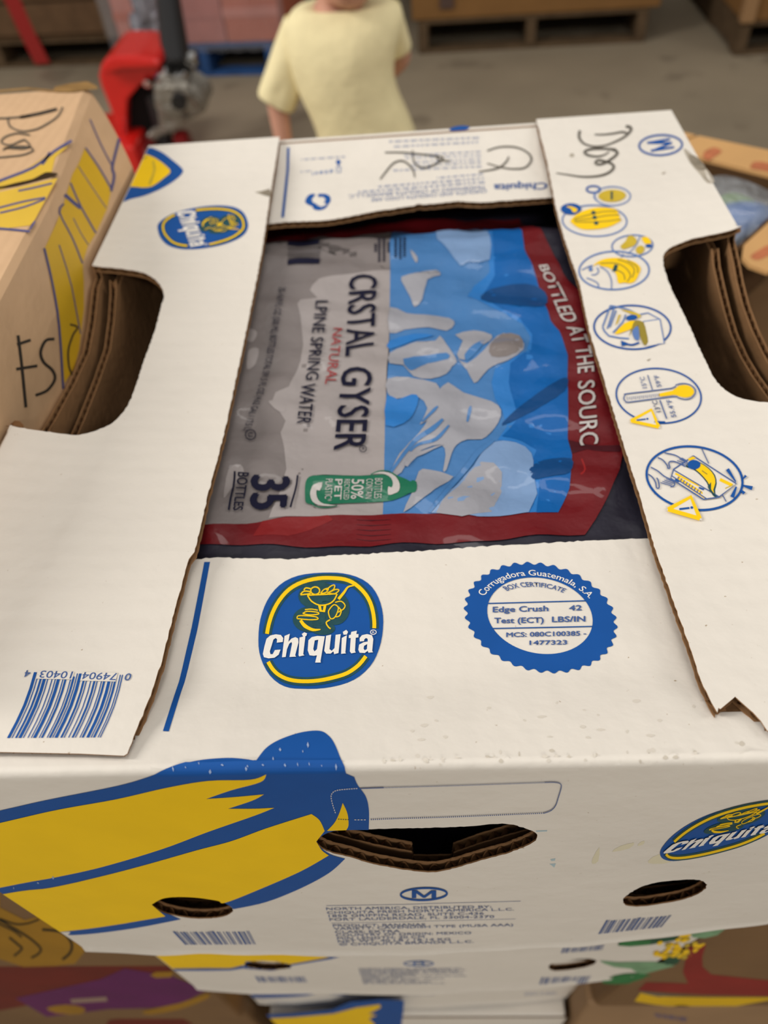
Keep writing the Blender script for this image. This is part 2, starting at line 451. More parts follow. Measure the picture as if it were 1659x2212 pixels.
# left side flap
Lp = np.array([(604, 296), (583, 427.6), (564, 553.7), (540, 673.6), (509, 821), (487.5, 922.7), (450, 1065), (420, 1192), (407, 1209), (374, 1329), (347, 1436), (323, 1508), (290, 1588), (275, 1628)])
Lin = TOP.uv(Lp); Lin[0, 1] = LEN
near_l = TOP.uv(F4([(800, 2125), (780, 2132), (500, 2121), (0, 2106)]))
cutL = TOP.uv(np.vstack([F4([(40, 55), (160, 75), (300, 95), (450, 115)]), F10([(0, 2140), (150, 2090), (250, 2020), (340, 1880), (420, 1640), (500, 1420), (550, 1230), (568, 1170), (545, 1100), (500, 1050), (430, 1010), (350, 990), (240, 975), (130, 965), (60, 955)])]))
YLn, YLf = cutL[0, 1], cutL[-1, 1]
out = np.vstack([resample(Lin, .0022, False), near_l[1:], [(-XW, near_l[-1, 1]), (-XW, YLn)], resample(smoothp(cutL, 4, False), .0018, False), [(-XW, YLf), (-XW, LEN)]])
out[1:len(out)-6] += rng.uniform(-.00022, .00022, (len(out)-7, 2))
FLL = panel('lid_side_flap', BOX, out, TOP, off=0, thick=.0042, cell=.01)
# right side flap
Rp = np.array([(1159, 261), (1181, 346), (1201, 449), (1218, 511.5), (1252.6, 614.7), (1274.5, 721), (1296, 790), (1330, 904), (1379, 1060), (1408, 1164), (1434, 1239), (1493, 1404.5), (1506.6, 1450), (1527, 1497), (1549.6, 1540)])
Rin = TOP.uv(Rp); Rin[0, 1] = LEN
notch = TOP.uv(F7([(757, 575), (785, 580), (860, 515), (920, 465), (1010, 540), (1100, 620), (1170, 700), (1234, 790)]))
cutR = TOP.uv(np.vstack([F8([(1480, 825), (1420, 850), (1300, 880), (1150, 910), (1050, 945), (970, 985), (935, 1040), (945, 1130), (980, 1230), (1040, 1360), (1100, 1480), (1150, 1590), (1200, 1700), (1245, 1790)]), F3([(1230, 80), (1280, 160), (1350, 225), (1430, 270), (1560, 300), (1659, 310)])]))
YRf, YRn = cutR[0, 1], cutR[-1, 1]-.002
out = np.vstack([[(XW, LEN)], resample(Rin, .0022, False), notch, [(notch[-1, 0]+.004, notch[-1, 1]-.003), (XW, notch[-1, 1]-.004), (XW, YRn)], resample(smoothp(cutR, 4, False), .0018, False)[::-1], [(XW, YRf)]])
out[1:-12] += rng.uniform(-.00022, .00022, (len(out)-13, 2))
FLR = panel('lid_side_flap', BOX, out[::-1], TOP, off=0, thick=.0042, cell=.01)
# near end flap folding over into the front panel
fe = END.uv(np.vstack([F1([(50, 2125), (180, 2110), (330, 2118), (640, 2122), (800, 2105), (1382, 2075)]), F2([(750, 1975), (1300, 1945), (1610, 1935)])]))
fe = np.vstack([[(-XW+.003, fe[0, 1]-.002)], resample(fe, .0018, False), [(XW-.003, fe[-1, 1])]])
fe[1:-1, 1] += rng.uniform(-.0004, .0004, len(fe)-2)
hole_h = END.uv(smoothp(FH([(115, 430), (160, 385), (240, 367), (430, 363), (600, 358), (800, 354), (1000, 347), (1180, 332), (1270, 332), (1350, 352), (1410, 375), (1440, 400), (1430, 430), (1380, 460), (1250, 510), (1100, 550), (950, 595), (820, 620), (680, 610), (560, 590), (440, 565), (320, 530), (200, 500), (150, 475)]), 4))
ovL_px = smoothp(B1([(655, 785), (700, 760), (760, 752), (850, 755), (940, 768), (990, 790), (1005, 815), (970, 838), (900, 848), (820, 846), (740, 832), (690, 815)]), 4)
ovR_px = smoothp(B2([(1032, 770), (1060, 740), (1130, 705), (1220, 687), (1320, 680), (1370, 685), (1395, 705), (1370, 735), (1300, 765), (1200, 785), (1110, 797), (1050, 793)]), 4)
ovL, ovR = END.uv(ovL_px), END.uv(ovR_px)
xs = np.linspace(XW, -XW, 60); zb = -HB+.0018*np.sin(xs*40)+.001*np.sin(xs*130)
bot = np.column_stack([xs, zb])
out = np.vstack([fe, bot])
FRN = panel('lid_front_panel', BOX, out, END, holes=[rough(hole_h), rough(ovL), rough(ovR)], off=0, thick=.0045, face=whitef, cell=.006)
# far end flap
ff = LOW.uv(F9([(95, 530), (180, 520), (400, 512), (520, 490), (640, 465), (840, 437), (860, 428), (880, 430), (960, 425), (1060, 413), (1180, 420), (1300, 412), (1500, 398), (1550, 393)]))
ff = np.vstack([[(-XW+.004, ff[0, 1])], resample(ff, .0018, False), [(XW-.004, ff[-1, 1])]])
ff[1:-1, 1] += rng.uniform(-.0004, .0004, len(ff)-2)
FLF = panel('lid_end_flap', BOX, np.vstack([ff, [(XW-.004, LEN), (-XW+.004, LEN)]]), LOW, off=0, thick=.0042, cell=.006)
# back panel, side panels with ventilation cut-outs
panel('lid_back_panel', BOX, [(-XW, -.003), (-XW, -HB), (XW, -HB), (XW, -.003)], type('B', (), {'pt': staticmethod(lambda uv, off: np.column_stack([uv[:, 0], np.full(len(uv), LEN)+off, uv[:, 1]]))})(), face=whitef)
def side_panel(name, x0, sgn, yn, yf, path, inset, fmat, z0=0., mid=True):
    S = Side(x0, sgn)
    ys = np.linspace(.014, LEN-.006, 60); zt = lambda y: Sz(np.full(len(np.atleast_1d(y)), XW), np.atleast_1d(y))-.0015-inset
    a = ys[ys < yn-.002]; c = ys[ys > yf+.002]
    top = np.vstack([np.column_stack([a, zt(a)]), [(yn, zt(yn)[0])], path, [(yf, zt(yf)[0])], np.column_stack([c, zt(c)])])
    out = np.vstack([top, [(LEN-.006, -HB), (.026, -HB), (.02, -.12)]])
    return panel(name, BOX, out, S, off=0, thick=.0042, face=fmat)
sL = Side(-XW, -1).uv(F11([(535, 1165), (545, 1290), (530, 1480), (505, 1640), (430, 1800), (330, 1975), (235, 2115)]))[::-1]
sLi = Side(-XW+.010, -1).uv(F11([(640, 1185), (660, 1300), (655, 1450), (640, 1600), (590, 1750), (520, 1930), (430, 2130)]))[::-1]
sR = Side(XW, 1).uv(R1([(548, 860), (545, 1130), (560, 1250), (590, 1400), (640, 1550), (700, 1680), (760, 1780), (850, 1900), (980, 2060)]))[::-1]
sRi = Side(XW-.010, 1).uv(R1([(345, 950), (355, 1080), (390, 1250), (425, 1400), (470, 1560), (540, 1720), (620, 1850), (720, 1980), (850, 2150)]))[::-1]
def fitpath(p, yn, yf):
    p = p[np.argsort(p[:, 0])]; y = p[:, 0]; y = yn+.001+(y-y[0])/(y[-1]-y[0])*(yf-yn-.002)
    return resample(np.column_stack([y, np.minimum(p[:, 1], -.012)]), .002, False)
print('sideL', sL.round(3).tolist(), sLi.round(3).tolist(), YLn, YLf); print('sideR', sR.round(3).tolist(), sRi.round(3).tolist(), YRn, YRf)
side_panel('lid_side_panel', -XW, -1, YLn, YLf, fitpath(sL, YLn, YLf), 0, whitef)
side_panel('lid_side_panel', XW, 1, YRn, YRf, fitpath(sR, YRn, YRf), 0, whitef)
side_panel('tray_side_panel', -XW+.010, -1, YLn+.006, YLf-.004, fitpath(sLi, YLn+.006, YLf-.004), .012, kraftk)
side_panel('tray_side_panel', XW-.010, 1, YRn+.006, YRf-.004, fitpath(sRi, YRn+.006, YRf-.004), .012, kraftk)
# tray (inner box) ends and floor, seen through the hand hole and the ventilation holes
INN = Front(.0085); hi = INN.uv(FH([(175, 380), (330, 425), (520, 470), (690, 500), (700, 575), (930, 572), (942, 505), (1100, 450), (1250, 405), (1400, 365), (1300, 320), (300, 340)]))
oi = [INN.uv(np.column_stack([(p[:, 0]-p[:, 0].mean())*.93+p[:, 0].mean()+6, (p[:, 1]-p[:, 1].mean())*.62+p[:, 1].mean()-12])) for p in (ovL_px, ovR_px)]
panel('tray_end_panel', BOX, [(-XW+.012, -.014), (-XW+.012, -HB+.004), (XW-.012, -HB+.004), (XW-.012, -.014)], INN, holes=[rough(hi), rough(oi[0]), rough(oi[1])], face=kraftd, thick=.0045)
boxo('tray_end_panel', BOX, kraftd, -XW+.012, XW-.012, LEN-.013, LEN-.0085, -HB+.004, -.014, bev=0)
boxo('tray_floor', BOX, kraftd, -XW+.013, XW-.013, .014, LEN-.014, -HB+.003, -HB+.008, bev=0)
# folded kraft corner under the notch of the right flap
def flat_poly(name, parent, px, fn, m, thick=.003):
    S = Top(fn); uv = S.uv(px); return panel(name, parent, uv, S, off=0, thick=thick, face=m, cell=None, flute=False)
flat_poly('corner_tuck', BOX, F7([(740, 660), (900, 430), (1300, 600), (1420, 830), (1100, 760)]), lambda x, y: Sz(x, y)-.0045, kraftd, .0006)
flat_poly('corner_tuck', BOX, F7([(760, 640), (1240, 770), (1420, 840), (1200, 850), (830, 850)]), lambda x, y: Sz(x, y)-.0052, kraft, .0006)
# ------------------------------------------------------------------ print on the box
LETTERS = [
 ([(462, 866), (408, 872), (412, 842), (398, 830), (378, 845), (362, 900), (346, 950), (352, 975), (372, 975), (392, 938), (442, 934), (425, 980), (388, 1007), (335, 1013), (294, 1002), (284, 972), (298, 905), (316, 838), (350, 808), (400, 797), (445, 803), (466, 830)], []),
 ([(478, 812), (525, 792), (512, 865), (540, 835), (575, 822), (600, 835), (603, 870), (573, 985), (582, 997), (522, 1000), (545, 882), (540, 865), (520, 882), (500, 930), (488, 1000), (455, 1003)], []),
 ([(612, 826), (665, 812), (645, 975), (656, 985), (610, 995), (603, 985)], []), ([(632, 795), (655, 778), (680, 790), (672, 812), (645, 818)], []),
 ([(692, 850), (722, 822), (770, 812), (838, 815), (800, 1035), (802, 1050), (752, 1050), (768, 985), (740, 990), (702, 985), (685, 940)], [[(748, 852), (780, 846), (768, 930), (746, 950), (735, 930)]]),
 ([(850, 810), (895, 800), (880, 930), (900, 945), (925, 920), (935, 802), (980, 795), (960, 965), (922, 975), (915, 950), (890, 970), (850, 970), (833, 945)], []),
 ([(990, 830), (1035, 805), (1022, 960), (1028, 968), (984, 972)], []), ([(1000, 775), (1030, 757), (1046, 775), (1035, 800), (1005, 800)], []),
 ([(1070, 802), (1075, 775), (1125, 765), (1120, 795), (1140, 795), (1138, 825), (1115, 828), (1108, 945), (1115, 960), (1075, 968), (1062, 950), (1070, 830), (1052, 830), (1055, 803)], []),
 ([(1150, 830), (1170, 805), (1215, 795), (1260, 805), (1272, 840), (1262, 945), (1270, 958), (1228, 962), (1222, 945), (1195, 965), (1150, 962), (1138, 935), (1145, 890), (1185, 868), (1222, 862), (1222, 838), (1205, 830), (1190, 845), (1190, 858), (1150, 862)], [[(1190, 900), (1218, 885), (1215, 930), (1195, 940), (1185, 925)]])]
LOGO_OUT = [(890, 238), (1000, 245), (1120, 275), (1220, 330), (1290, 410), (1335, 510), (1358, 620), (1358, 740), (1340, 860), (1300, 980), (1240, 1080), (1150, 1165), (1040, 1225), (900, 1262), (760, 1278), (620, 1278), (520, 1270), (430, 1235), (345, 1160), (285, 1060), (250, 950), (242, 840), (250, 710), (275, 600), (320, 490), (390, 390), (480, 315), (600, 265), (740, 243)]
ARC1 = [(320, 790), (335, 710), (370, 600), (430, 490), (520, 390), (640, 325), (780, 293), (900, 290), (1020, 303), (1110, 345), (1190, 420), (1240, 500), (1268, 590), (1280, 680), (1280, 740)]
ARC2 = [(330, 1040), (370, 1105), (430, 1160), (520, 1200), (640, 1215), (780, 1208), (920, 1180), (1040, 1140), (1140, 1070), (1205, 990)]
def logo(name, parent, surf, T, sc, word=True, clip=None):
    """oval fruit-brand emblem; T maps the emblem's own grid to where it is seen, sc = line scale.
    The picture inside is a plain bowl of fruit with leaves."""
    p = Print(name, parent, surf, clip=clip)
    p.poly(T(LOGO_OUT), blue, 0, 2)
    p.stroke(T(ARC1), 78*sc, greenk, 1, sm_=3); p.stroke(T(ARC2), 78*sc, greenk, 1, sm_=3)
    g = lambda c, A, B: p.ell(c, A, B, greenk, 1.4, 24, T)
    g((790, 450), (190, 0), (0, 125)); g((700, 660), (150, 0), (0, 115)); g((930, 560), (130, 0), (0, 150)); g((820, 740), (110, 0), (0, 60))
    p.stroke(T(ARC1), 34*sc, yel, 2, sm_=3); p.stroke(T(ARC2), 34*sc, yel, 2, sm_=3)
    st = lambda q, w=12, **k: p.stroke(T(q), w*sc, yel, 3, sm_=3, **k)
    # bowl of fruit
    st([(680, 445), (800, 440), (945, 432)]); st([(685, 450), (720, 500), (790, 535), (870, 525), (920, 490), (948, 435)])
    p.stroke(T([(790, 535), (800, 585), (830, 590), (840, 535)]), 24*sc, yel, 3)
    p.ring((752, 405), (40, 0), (0, 34), 12*sc, yel, 3, 20, T)
    st([(620, 440), (650, 410), (710, 415), (700, 432), (620, 442)]); st([(650, 400), (670, 380), (720, 390)])
    for q in ([(800, 430), (830, 395), (870, 385), (850, 420), (800, 430)], [(850, 400), (890, 365), (925, 355), (915, 395), (860, 425)], [(870, 425), (930, 395), (965, 400), (930, 430), (870, 428)]): st(q, 10)
    # leaves below the bowl
    for q in ([(590, 655), (600, 630), (680, 630), (760, 640), (775, 660), (700, 665), (590, 655)], [(640, 610), (680, 590), (770, 598), (780, 615), (700, 622), (640, 610)], [(660, 575), (720, 570), (775, 580)],
              [(880, 570), (920, 530), (960, 560), (930, 640), (890, 655), (870, 600), (880, 570)], [(930, 510), (985, 500), (1020, 540), (990, 580), (960, 550)], [(960, 600), (985, 580), (970, 630), (930, 640)]): st(q, 10)
    p.stroke(T([(620, 670), (660, 720), (730, 755), (800, 752)]), 26*sc, yel, 3, sm_=3, taper=(1, 1.3, 1, .3))
    st([(885, 665), (850, 690), (870, 730), (890, 745)], 12); p.stroke(T([(960, 480), (1010, 420), (1045, 372), (1100, 358)]), 22*sc, yel, 3, sm_=3, taper=(1.2, 1, .7, .5))
    p.poly(T([(310, 870), (322, 830), (370, 800), (350, 840)]), yel, 3.5)
    for o, h in LETTERS: p.poly(T(o), paper, 4, 0, [T(q) for q in h])
    p.ring((1272, 778), (26, 0), (0, 20), 7*sc, paper, 4, 20, T); p.text('R', T([(1262, 788), (1284, 786), (1284, 768), (1262, 770)]), paper, 4)
    return p.build()
def affine(src, dst):
    A = np.column_stack([np.array(src, float), np.ones(3)]); M = np.linalg.solve(A, np.array(dst, float))
    return lambda p: np.column_stack([np.asarray(p, float).reshape(-1, 2), np.ones(len(np.asarray(p, float).reshape(-1, 2)))]) @ M
logo('printed_logo', FRN, END, F5, 1/4.1475)
logo('printed_logo', FRN, END, affine([(242, 840), (620, 1278), (890, 238)], F7([(236, 1880), (480, 2012), (1130, 1468)])), .155, clip=(None, XW-.002, None, None))
logo('printed_logo', FLL, TOP, affine([(245, 800), (600, 1278), (890, 243)], F10([(780, 552), (522, 700), (1152, 650)])), .11)
# certificate seal
p = Print('printed_seal', FRN, END)
t = np.linspace(0, 2*PI, 36*8, endpoint=False); rr = 1+.026*np.cos(36*t)
oc = np.array([821, 611])+np.outer(rr*np.cos(t), (640, 78))+np.outer(rr*np.sin(t), (0, 458))
t2 = np.linspace(0, 2*PI, 80, endpoint=False); ic = np.array([815, 595])+np.outer(np.cos(t2), (450, 45))+np.outer(np.sin(t2), (0, 324))
p.poly(F6(oc), blue, 0, 0, [F6(ic)])
def arc_text(t0, t1, c, A, b, h):
    def fn(u, v):
        a = t0+(t1-t0)*u; k = 1+v*h
        return F6(np.column_stack([c[0]+A[0]*np.cos(a)*k, c[1]+A[1]*np.cos(a)*k+b*np.sin(a)*k]))
    return fn
p.text('Corrugadora Guatemala, S.A.', arc_text(math.radians(201), math.radians(325), (818, 602), (508, 55), 345, .14), paper, 1, .01)
p.text('BOX CERTIFICATE', arc_text(math.radians(229), math.radians(297), (818, 602), (430, 45), 250, .16), bluet, 1, .02)
p.stroke(F6([(372, 491), (1203, 468)]), 2.2, blue, 1); p.stroke(F6([(412, 705), (1262, 687)]), 2.2, blue, 1)
Q = lambda x0, y0, x1, y1, h: F6([(x0, y0), (x1, y1), (x1, y1-h), (x0, y0-h)])
p.text('Edge Crush', Q(415, 566, 885, 556, 48), bluet, 1, .03); p.text('42', Q(1065, 552, 1170, 549, 46), bluet, 1, .03)
p.text('Test (ECT)', Q(428, 660, 845, 655, 48), bluet, 1, .03); p.text('LBS/IN', Q(920, 650, 1200, 645, 48), bluet, 1, .03)
p.text('MCS: 080C100385 -', Q(530, 778, 1208, 764, 40), bluet, 1, .03); p.text('1477323', Q(728, 845, 1045, 840, 38), bluet, 1, .03)
p.build()
# blue rules
p = Print('printed_rule', FRN, END); p.poly(F4([(1285, 915), (1321, 915), (1242, 1340), (1137, 1740), (1062, 1980), (1025, 1978), (1100, 1745), (1205, 1330)]), blue); p.build()
p = Print('printed_rule', FLF, LOW); p.poly(F9([(190, 140), (203, 140), (175, 498), (160, 498)]), blue); p.build()
# banana drawing across the fold
NL = -.2015
p = Print('printed_banana', FRN, END, clip=(NL, None, -HB+.001, None))
p.poly(B1([(-800, 560), (0, 380), (200, 335), (500, 275), (640, 235), (760, 190), (860, 165), (980, 155), (1060, 160), (1105, 168), (1150, 112), (1210, 75), (1300, 45), (1380, 38), (1420, 60), (1445, 95), (1470, 155), (1495, 220), (1530, 235), (1545, 270), (1580, 320), (1593, 380), (1592, 463), (1440, 468), (1366, 505), (1372, 530), (1425, 568), (1490, 588), (1420, 650), (1300, 715), (1150, 775), (1008, 806), (990, 790), (940, 768), (850, 755), (760, 752), (700, 760), (655, 785), (690, 815), (740, 832), (780, 850), (600, 885), (420, 910), (300, 918), (265, 905), (-200, 960), (-800, 960)]), blue, 0, -1)
p.poly(B1([(-800, 620), (0, 432), (250, 375), (500, 330), (720, 280), (900, 250), (1080, 245), (1150, 222), (1125, 255), (1000, 290), (890, 328), (1010, 320), (1140, 308), (1090, 335), (985, 370), (1100, 370), (1185, 366), (1100, 400), (900, 470), (700, 545), (450, 620), (250, 665), (0, 712), (-800, 880)]), yel, 1, -1)
p.poly(B1([(0, 742), (220, 712), (450, 660), (640, 610), (850, 550), (1000, 510), (1150, 455), (1345, 393), (1380, 420), (1402, 466), (1366, 512), (1390, 550), (1420, 572), (1300, 640), (1130, 715), (975, 776), (940, 768), (850, 755), (760, 752), (700, 760), (655, 785), (690, 815), (715, 836), (450, 880), (270, 902), (0, 930), (-800, 960), (-800, 900)]), yel, 1, -1)
p.poly(B1([(1480, 345), (1500, 390), (1505, 440), (1495, 463), (1412, 466), (1445, 430), (1465, 390)]), yel, 1, -1)
p.build()
p = Print('worn_specks', FRN, END, stuff=True, base=.0004)
for a, b in ((1068, 195), (1135, 190), (1230, 191), (1285, 188), (1335, 186), (1388, 193), (1450, 196), (1308, 128), (1330, 100), (1060, 205), (960, 190), (905, 215), (800, 200), (745, 205), (860, 180), (230, 668), (165, 690), (60, 712), (1210, 120), (1180, 160)):
    w_, h_ = random.uniform(2, 7), random.uniform(4, 14); p.poly(B1([(a-w_, b), (a, b-h_), (a+w_, b+2), (a+1, b+h_)]), mat('worn_print', (150, 168, 200), .7, .2), 0)
p.build()
p = Print('edge_smudges', FRN, END, stuff=True, base=.00006)
for k in range(46):
    a = random.uniform(560, 1650); b = 1652-(a-600)*.03+random.gauss(0, 7); w_, h_ = random.uniform(2, 7), random.uniform(2, 6)
    if a > 820: p.poly([(a-w_, b), (a, b-h_), (a+w_, b+1), (a, b+h_)], mat('edge_smudge', (217, 209, 196), .8, .1) if k % 3 else mat('edge_smudge_dark', (204, 195, 180), .8, .1), 0, 2)
for k in range(22):
    a, b = random.uniform(860, 1640), random.uniform(1500, 1600); w_ = random.uniform(3, 11); p.poly([(a-w_, b), (a, b-random.uniform(1, 4)), (a+w_, b+random.uniform(-2, 2)), (a, b+random.uniform(1, 5))], mat('edge_smudge', (217, 209, 196)), 0, 2)
p.build()
# dashed write-in field
p = Print('printed_field', FRN, END)
def dashes(path, d, w, m, layer, sm_=4, duty=.6):
    q = resample(smoothp(FH(path), sm_, False), d, False)
    for i in range(len(q)-1): p.stroke(np.array([q[i], q[i]+(q[i+1]-q[i])*duty]), w, m, layer)
p.stroke(FH([(380, 113), (520, 108)]), 2.2, bluet, 2)
dashes([(520, 108), (900, 97), (1200, 87), (1480, 77)], 3.2, 2.0, bluet, 2)
p.stroke(smoothp(FH([(1480, 77), (1540, 76), (1575, 84), (1582, 105), (1565, 165), (1548, 215), (1520, 245), (1480, 260)]), 4, False), 1.8, bluet, 2)
dashes([(1480, 260), (1200, 272), (900, 284), (600, 293), (440, 299)], 4.4, 2.0, bluet, 2)
dashes([(415, 300), (340, 300)], 6, 1.4, paper, 2); dashes([(250, 296), (320, 300)], 5, 1.6, greenk, 2)
dashes([(365, 112), (250, 122), (215, 140), (208, 165), (218, 210), (236, 265)], 5, 1.6, paper, 2)
p.build()
# M mark, address block, bar codes
def mmark(p, c, A, B, w, f, mq, wm, sq):
    p.ring(c, A, B, w, sq, 1, 48, f); p.poly(f(mq), sq, 1) if wm == 0 else p.stroke(f(mq), wm, sq, 1)
p = Print('printed_size_mark', FRN, END)
mmark(p, (762, 747), (138, -4), (0, 36), 4.2, FH, [(690, 770), (690, 725), (722, 725), (764, 756), (806, 725), (836, 725), (836, 770), (808, 770), (808, 742), (770, 769), (757, 769), (717, 742), (717, 770)], 0, blue)
p.build()
p = Print('printed_address', FRN, END, stuff=True)
p.stroke(FH([(180, 818), (760, 806), (1340, 791)]), .8, bluew, 0); p.stroke(FH([(210, 922), (760, 910), (1310, 897)]), .6, bluew, 0)
for s, x0, y0, x1, y1 in [('NORTH AMERICA, DISTRIBUTED BY:', 180, 843, 1165, 830), ('CHIQUITA FRESH NORTH AMERICA L.L.C.', 185, 866, 1300, 845), ('1855 GRIFFIN ROAD, SUITE C-436', 195, 886, 1120, 870), ('FORT LAUDERDALE, FL 33004-2370', 200, 907, 1182, 889),
      ('PRODUCT: BANANAS', 220, 943, 770, 937), ('VARIETY: CAVENDISH TYPE (MUSA AAA)', 225, 962, 1295, 938), ('CLASS: EXTRA', 232, 982, 620, 976), ('COUNTRY OF ORIGIN: MEXICO', 238, 1001, 1045, 986), ('MIN LENGTH: 20 CM', 245, 1020, 765, 1010), ('NET WT. 40 LB / 18.14 KG', 250, 1038, 920, 1024), ('© CHIQUITA BRANDS L.L.C.', 258, 1056, 1060, 1038)]:
    p.text(s, FH([(x0, y0), (x1, y1), (x1, y1-15), (x0-3, y0-15)]), blueq, 1, .01)
p.build()
BARS = [3, 1, 1, 2, 2, 1, 3, 1, 1, 3, 1, 2, 1, 1, 3, 2, 1, 1, 2, 3, 1, 1, 2, 1, 1, 1, 3, 2, 2, 1, 1, 3, 1, 2, 2, 1, 1, 3, 1, 1, 2, 2, 3, 1, 1, 1, 2, 2, 1, 1, 1]
def barcode(p, quad, m, layer=0, bend=0, segs=1):
    q = np.asarray(quad, float); tot = sum(BARS); c = 0
    for i, b in enumerate(BARS):
        if i % 2 == 0:
            a, e = c/tot, (c+b*.9)/tot; up = 0. if i in (0, 2, 24, 26, 48, 50) else .05
            L_, R_ = [], []
            for k in range(segs+1):
                v = up+(1-up)*k/segs
                f = lambda u: (q[0]*(1-u)+q[1]*u)*(1-v)+(q[3]*(1-u)+q[2]*u)*v+np.array([bend*math.sin(PI*v), 0])
                L_.append(f(a)); R_.append(f(e))
            p.poly(L_+R_[::-1], m, layer)
        c += b
p = Print('printed_barcode', FLL, TOP)
barcode(p, F4([(215, 1608), (775, 1625), (635, 2018), (45, 2022)]), blue, 0, 6, 4)
def rot_text(s, xr, yr, xl, yl, h): p.text(s, F4([(xr, yr), (xl, yl), (xl-16, yl+h), (xr-16, yr+h)]), bluet, 1, .01)
for i in range(0): pass
p.poly(F4([(240, 1600), (470, 1606), (455, 1655), (228, 1650)]), white, .6); p.poly(F4([(520, 1606), (742, 1612), (728, 1668), (505, 1662)]), white, .6)
rot_text('74904', 742, 1616, 528, 1609, 46); rot_text('10403', 462, 1606, 262, 1600, 46); rot_text('0', 832, 1618, 795, 1617, 46); rot_text('4', 200, 1598, 165, 1597, 44)
p.build()
p = Print('printed_barcode', FRN, END)
barcode(p, B1([(745, 902), (1075, 900), (1105, 958), (800, 960)]), bluet)
p.build()
p = Print('printed_barcode', FRN, END)
barcode(p, B2([(960, 855), (1242, 832), (1198, 885), (925, 915)]), bluet)
p.build()
p = Print('print_smears', FRN, END, stuff=True, base=.00006)
for q in ([(1020, 535), (1080, 520), (1060, 545), (985, 560)], [(900, 590), (930, 540), (925, 600), (900, 612)], [(1140, 600), (1190, 570), (1240, 605), (1160, 612)], [(1105, 520), (1125, 512), (1120, 528), (1095, 534)]): p.poly(B2(q), mat('pale_yellow_smear', (222, 214, 186), .7, .2), 0, 2)
for q in ([(655, 468), (705, 466), (703, 472), (658, 474)], [(718, 592), (740, 588), (738, 598), (722, 600)], [(714, 612), (742, 610), (735, 628), (728, 622)]): p.poly(B2(q), mat('teal_smear', (176, 196, 202), .7, .2), 0)
p.build()
# left flap: banana tip at the far corner
p = Print('printed_banana_tip', FLL, TOP, clip=(-XW+.0006, None, None, None))
p.poly(F10([(430, 150), (455, 130), (490, 132), (560, 165), (620, 210), (690, 270), (697, 305), (640, 360), (540, 420), (430, 465), (330, 490), (150, 540), (200, 300)]), blue, 0, 3)
p.poly(F10([(385, 205), (415, 178), (455, 180), (520, 210), (590, 265), (612, 300), (570, 340), (490, 398), (430, 410), (370, 405), (250, 385), (300, 250)]), yel, 1, 3)
p.stroke(F10([(490, 225), (500, 290), (465, 390)]), 5, yeld, 2, sm_=3); p.stroke(F10([(400, 215), (430, 205), (450, 195)]), 2, olive, 2)
p.build()
# far end flap print
p = Print('printed_recycling_mark', FLF, LOW)
for q in ([(282, 420), (292, 392), (312, 378), (336, 380), (318, 402), (322, 420), (345, 432), (338, 446), (305, 436)], [(350, 378), (390, 378), (412, 395), (410, 420), (396, 430), (378, 420), (388, 408), (372, 392), (352, 394)], [(402, 428), (388, 450), (356, 462), (326, 456), (322, 438), (340, 444), (352, 436), (362, 444), (385, 436)]): p.poly(F9(q), blue, 0, 2)
p.build()
p = Print('printed_small_text', FLF, LOW, stuff=True)
T9 = lambda s, x0, y0, x1, y1, h, m, b=.0: p.text(s, T3([(x0, y0), (x1, y1), (x1-2, y1+h), (x0-2, y0+h)]), m, 1, b)
T9('Chiquita', 1608, 318, 1292, 330, 42, bluet, .03)
T9('CHIQUITA AND CHIQUITA LOGO ARE', 1248, 358, 560, 412, 22, bluew, .01); T9('TRADEMARKS OF CHIQUITA BRANDS L.L.C.', 1242, 334, 420, 392, 22, bluew, .01)
def greek(x0, y0, x1, y1, h, m, lay=0):
    """rows too small to read"""
    a, b = np.array([x0, y0], float), np.array([x1, y1], float); L_ = np.linalg.norm(b-a); t = 0
    while t < L_:
        w = random.choice((14, 22, 30, 40)); k = 0
        while k < w and t+k+5 < L_:
            c, d = a+(b-a)*(t+k)/L_, a+(b-a)*(t+k+5)/L_
            p.poly(T3([c, d, d+[0, h*random.uniform(.6, 1)], c+[0, h*random.uniform(.6, 1)]]), m, lay); k += 8
        t += w+12
for r in [(1200, 44, 650, 68, 14), (1195, 70, 690, 98, 14), (1210, 128, 750, 150, 13), (1212, 150, 760, 168, 13), (1210, 172, 800, 192, 13), (1212, 192, 780, 214, 13), (1215, 216, 690, 240, 13), (1225, 262, 950, 284, 14), (1230, 286, 600, 336, 16), (1235, 308, 480, 368, 16)]: greek(*r, bluew)
greek(400, 158, 135, 176, 12, bluew); greek(330, 238, 205, 256, 22, blues); greek(200, 244, 135, 250, 10, bluew)
p.ell((362, 196), (14, 0), (0, 14), blue, 1, 16, T3); p.stroke(T3([(362, 205), (364, 225)]), 3, blue, 1); p.stroke(T3([(352, 222), (352, 258), (374, 258), (376, 222)]), 1.6, blues, 1)
p.ell((1085, -5), (60, -6), (0, 16), blue, 0, 30, T3)
p.build()
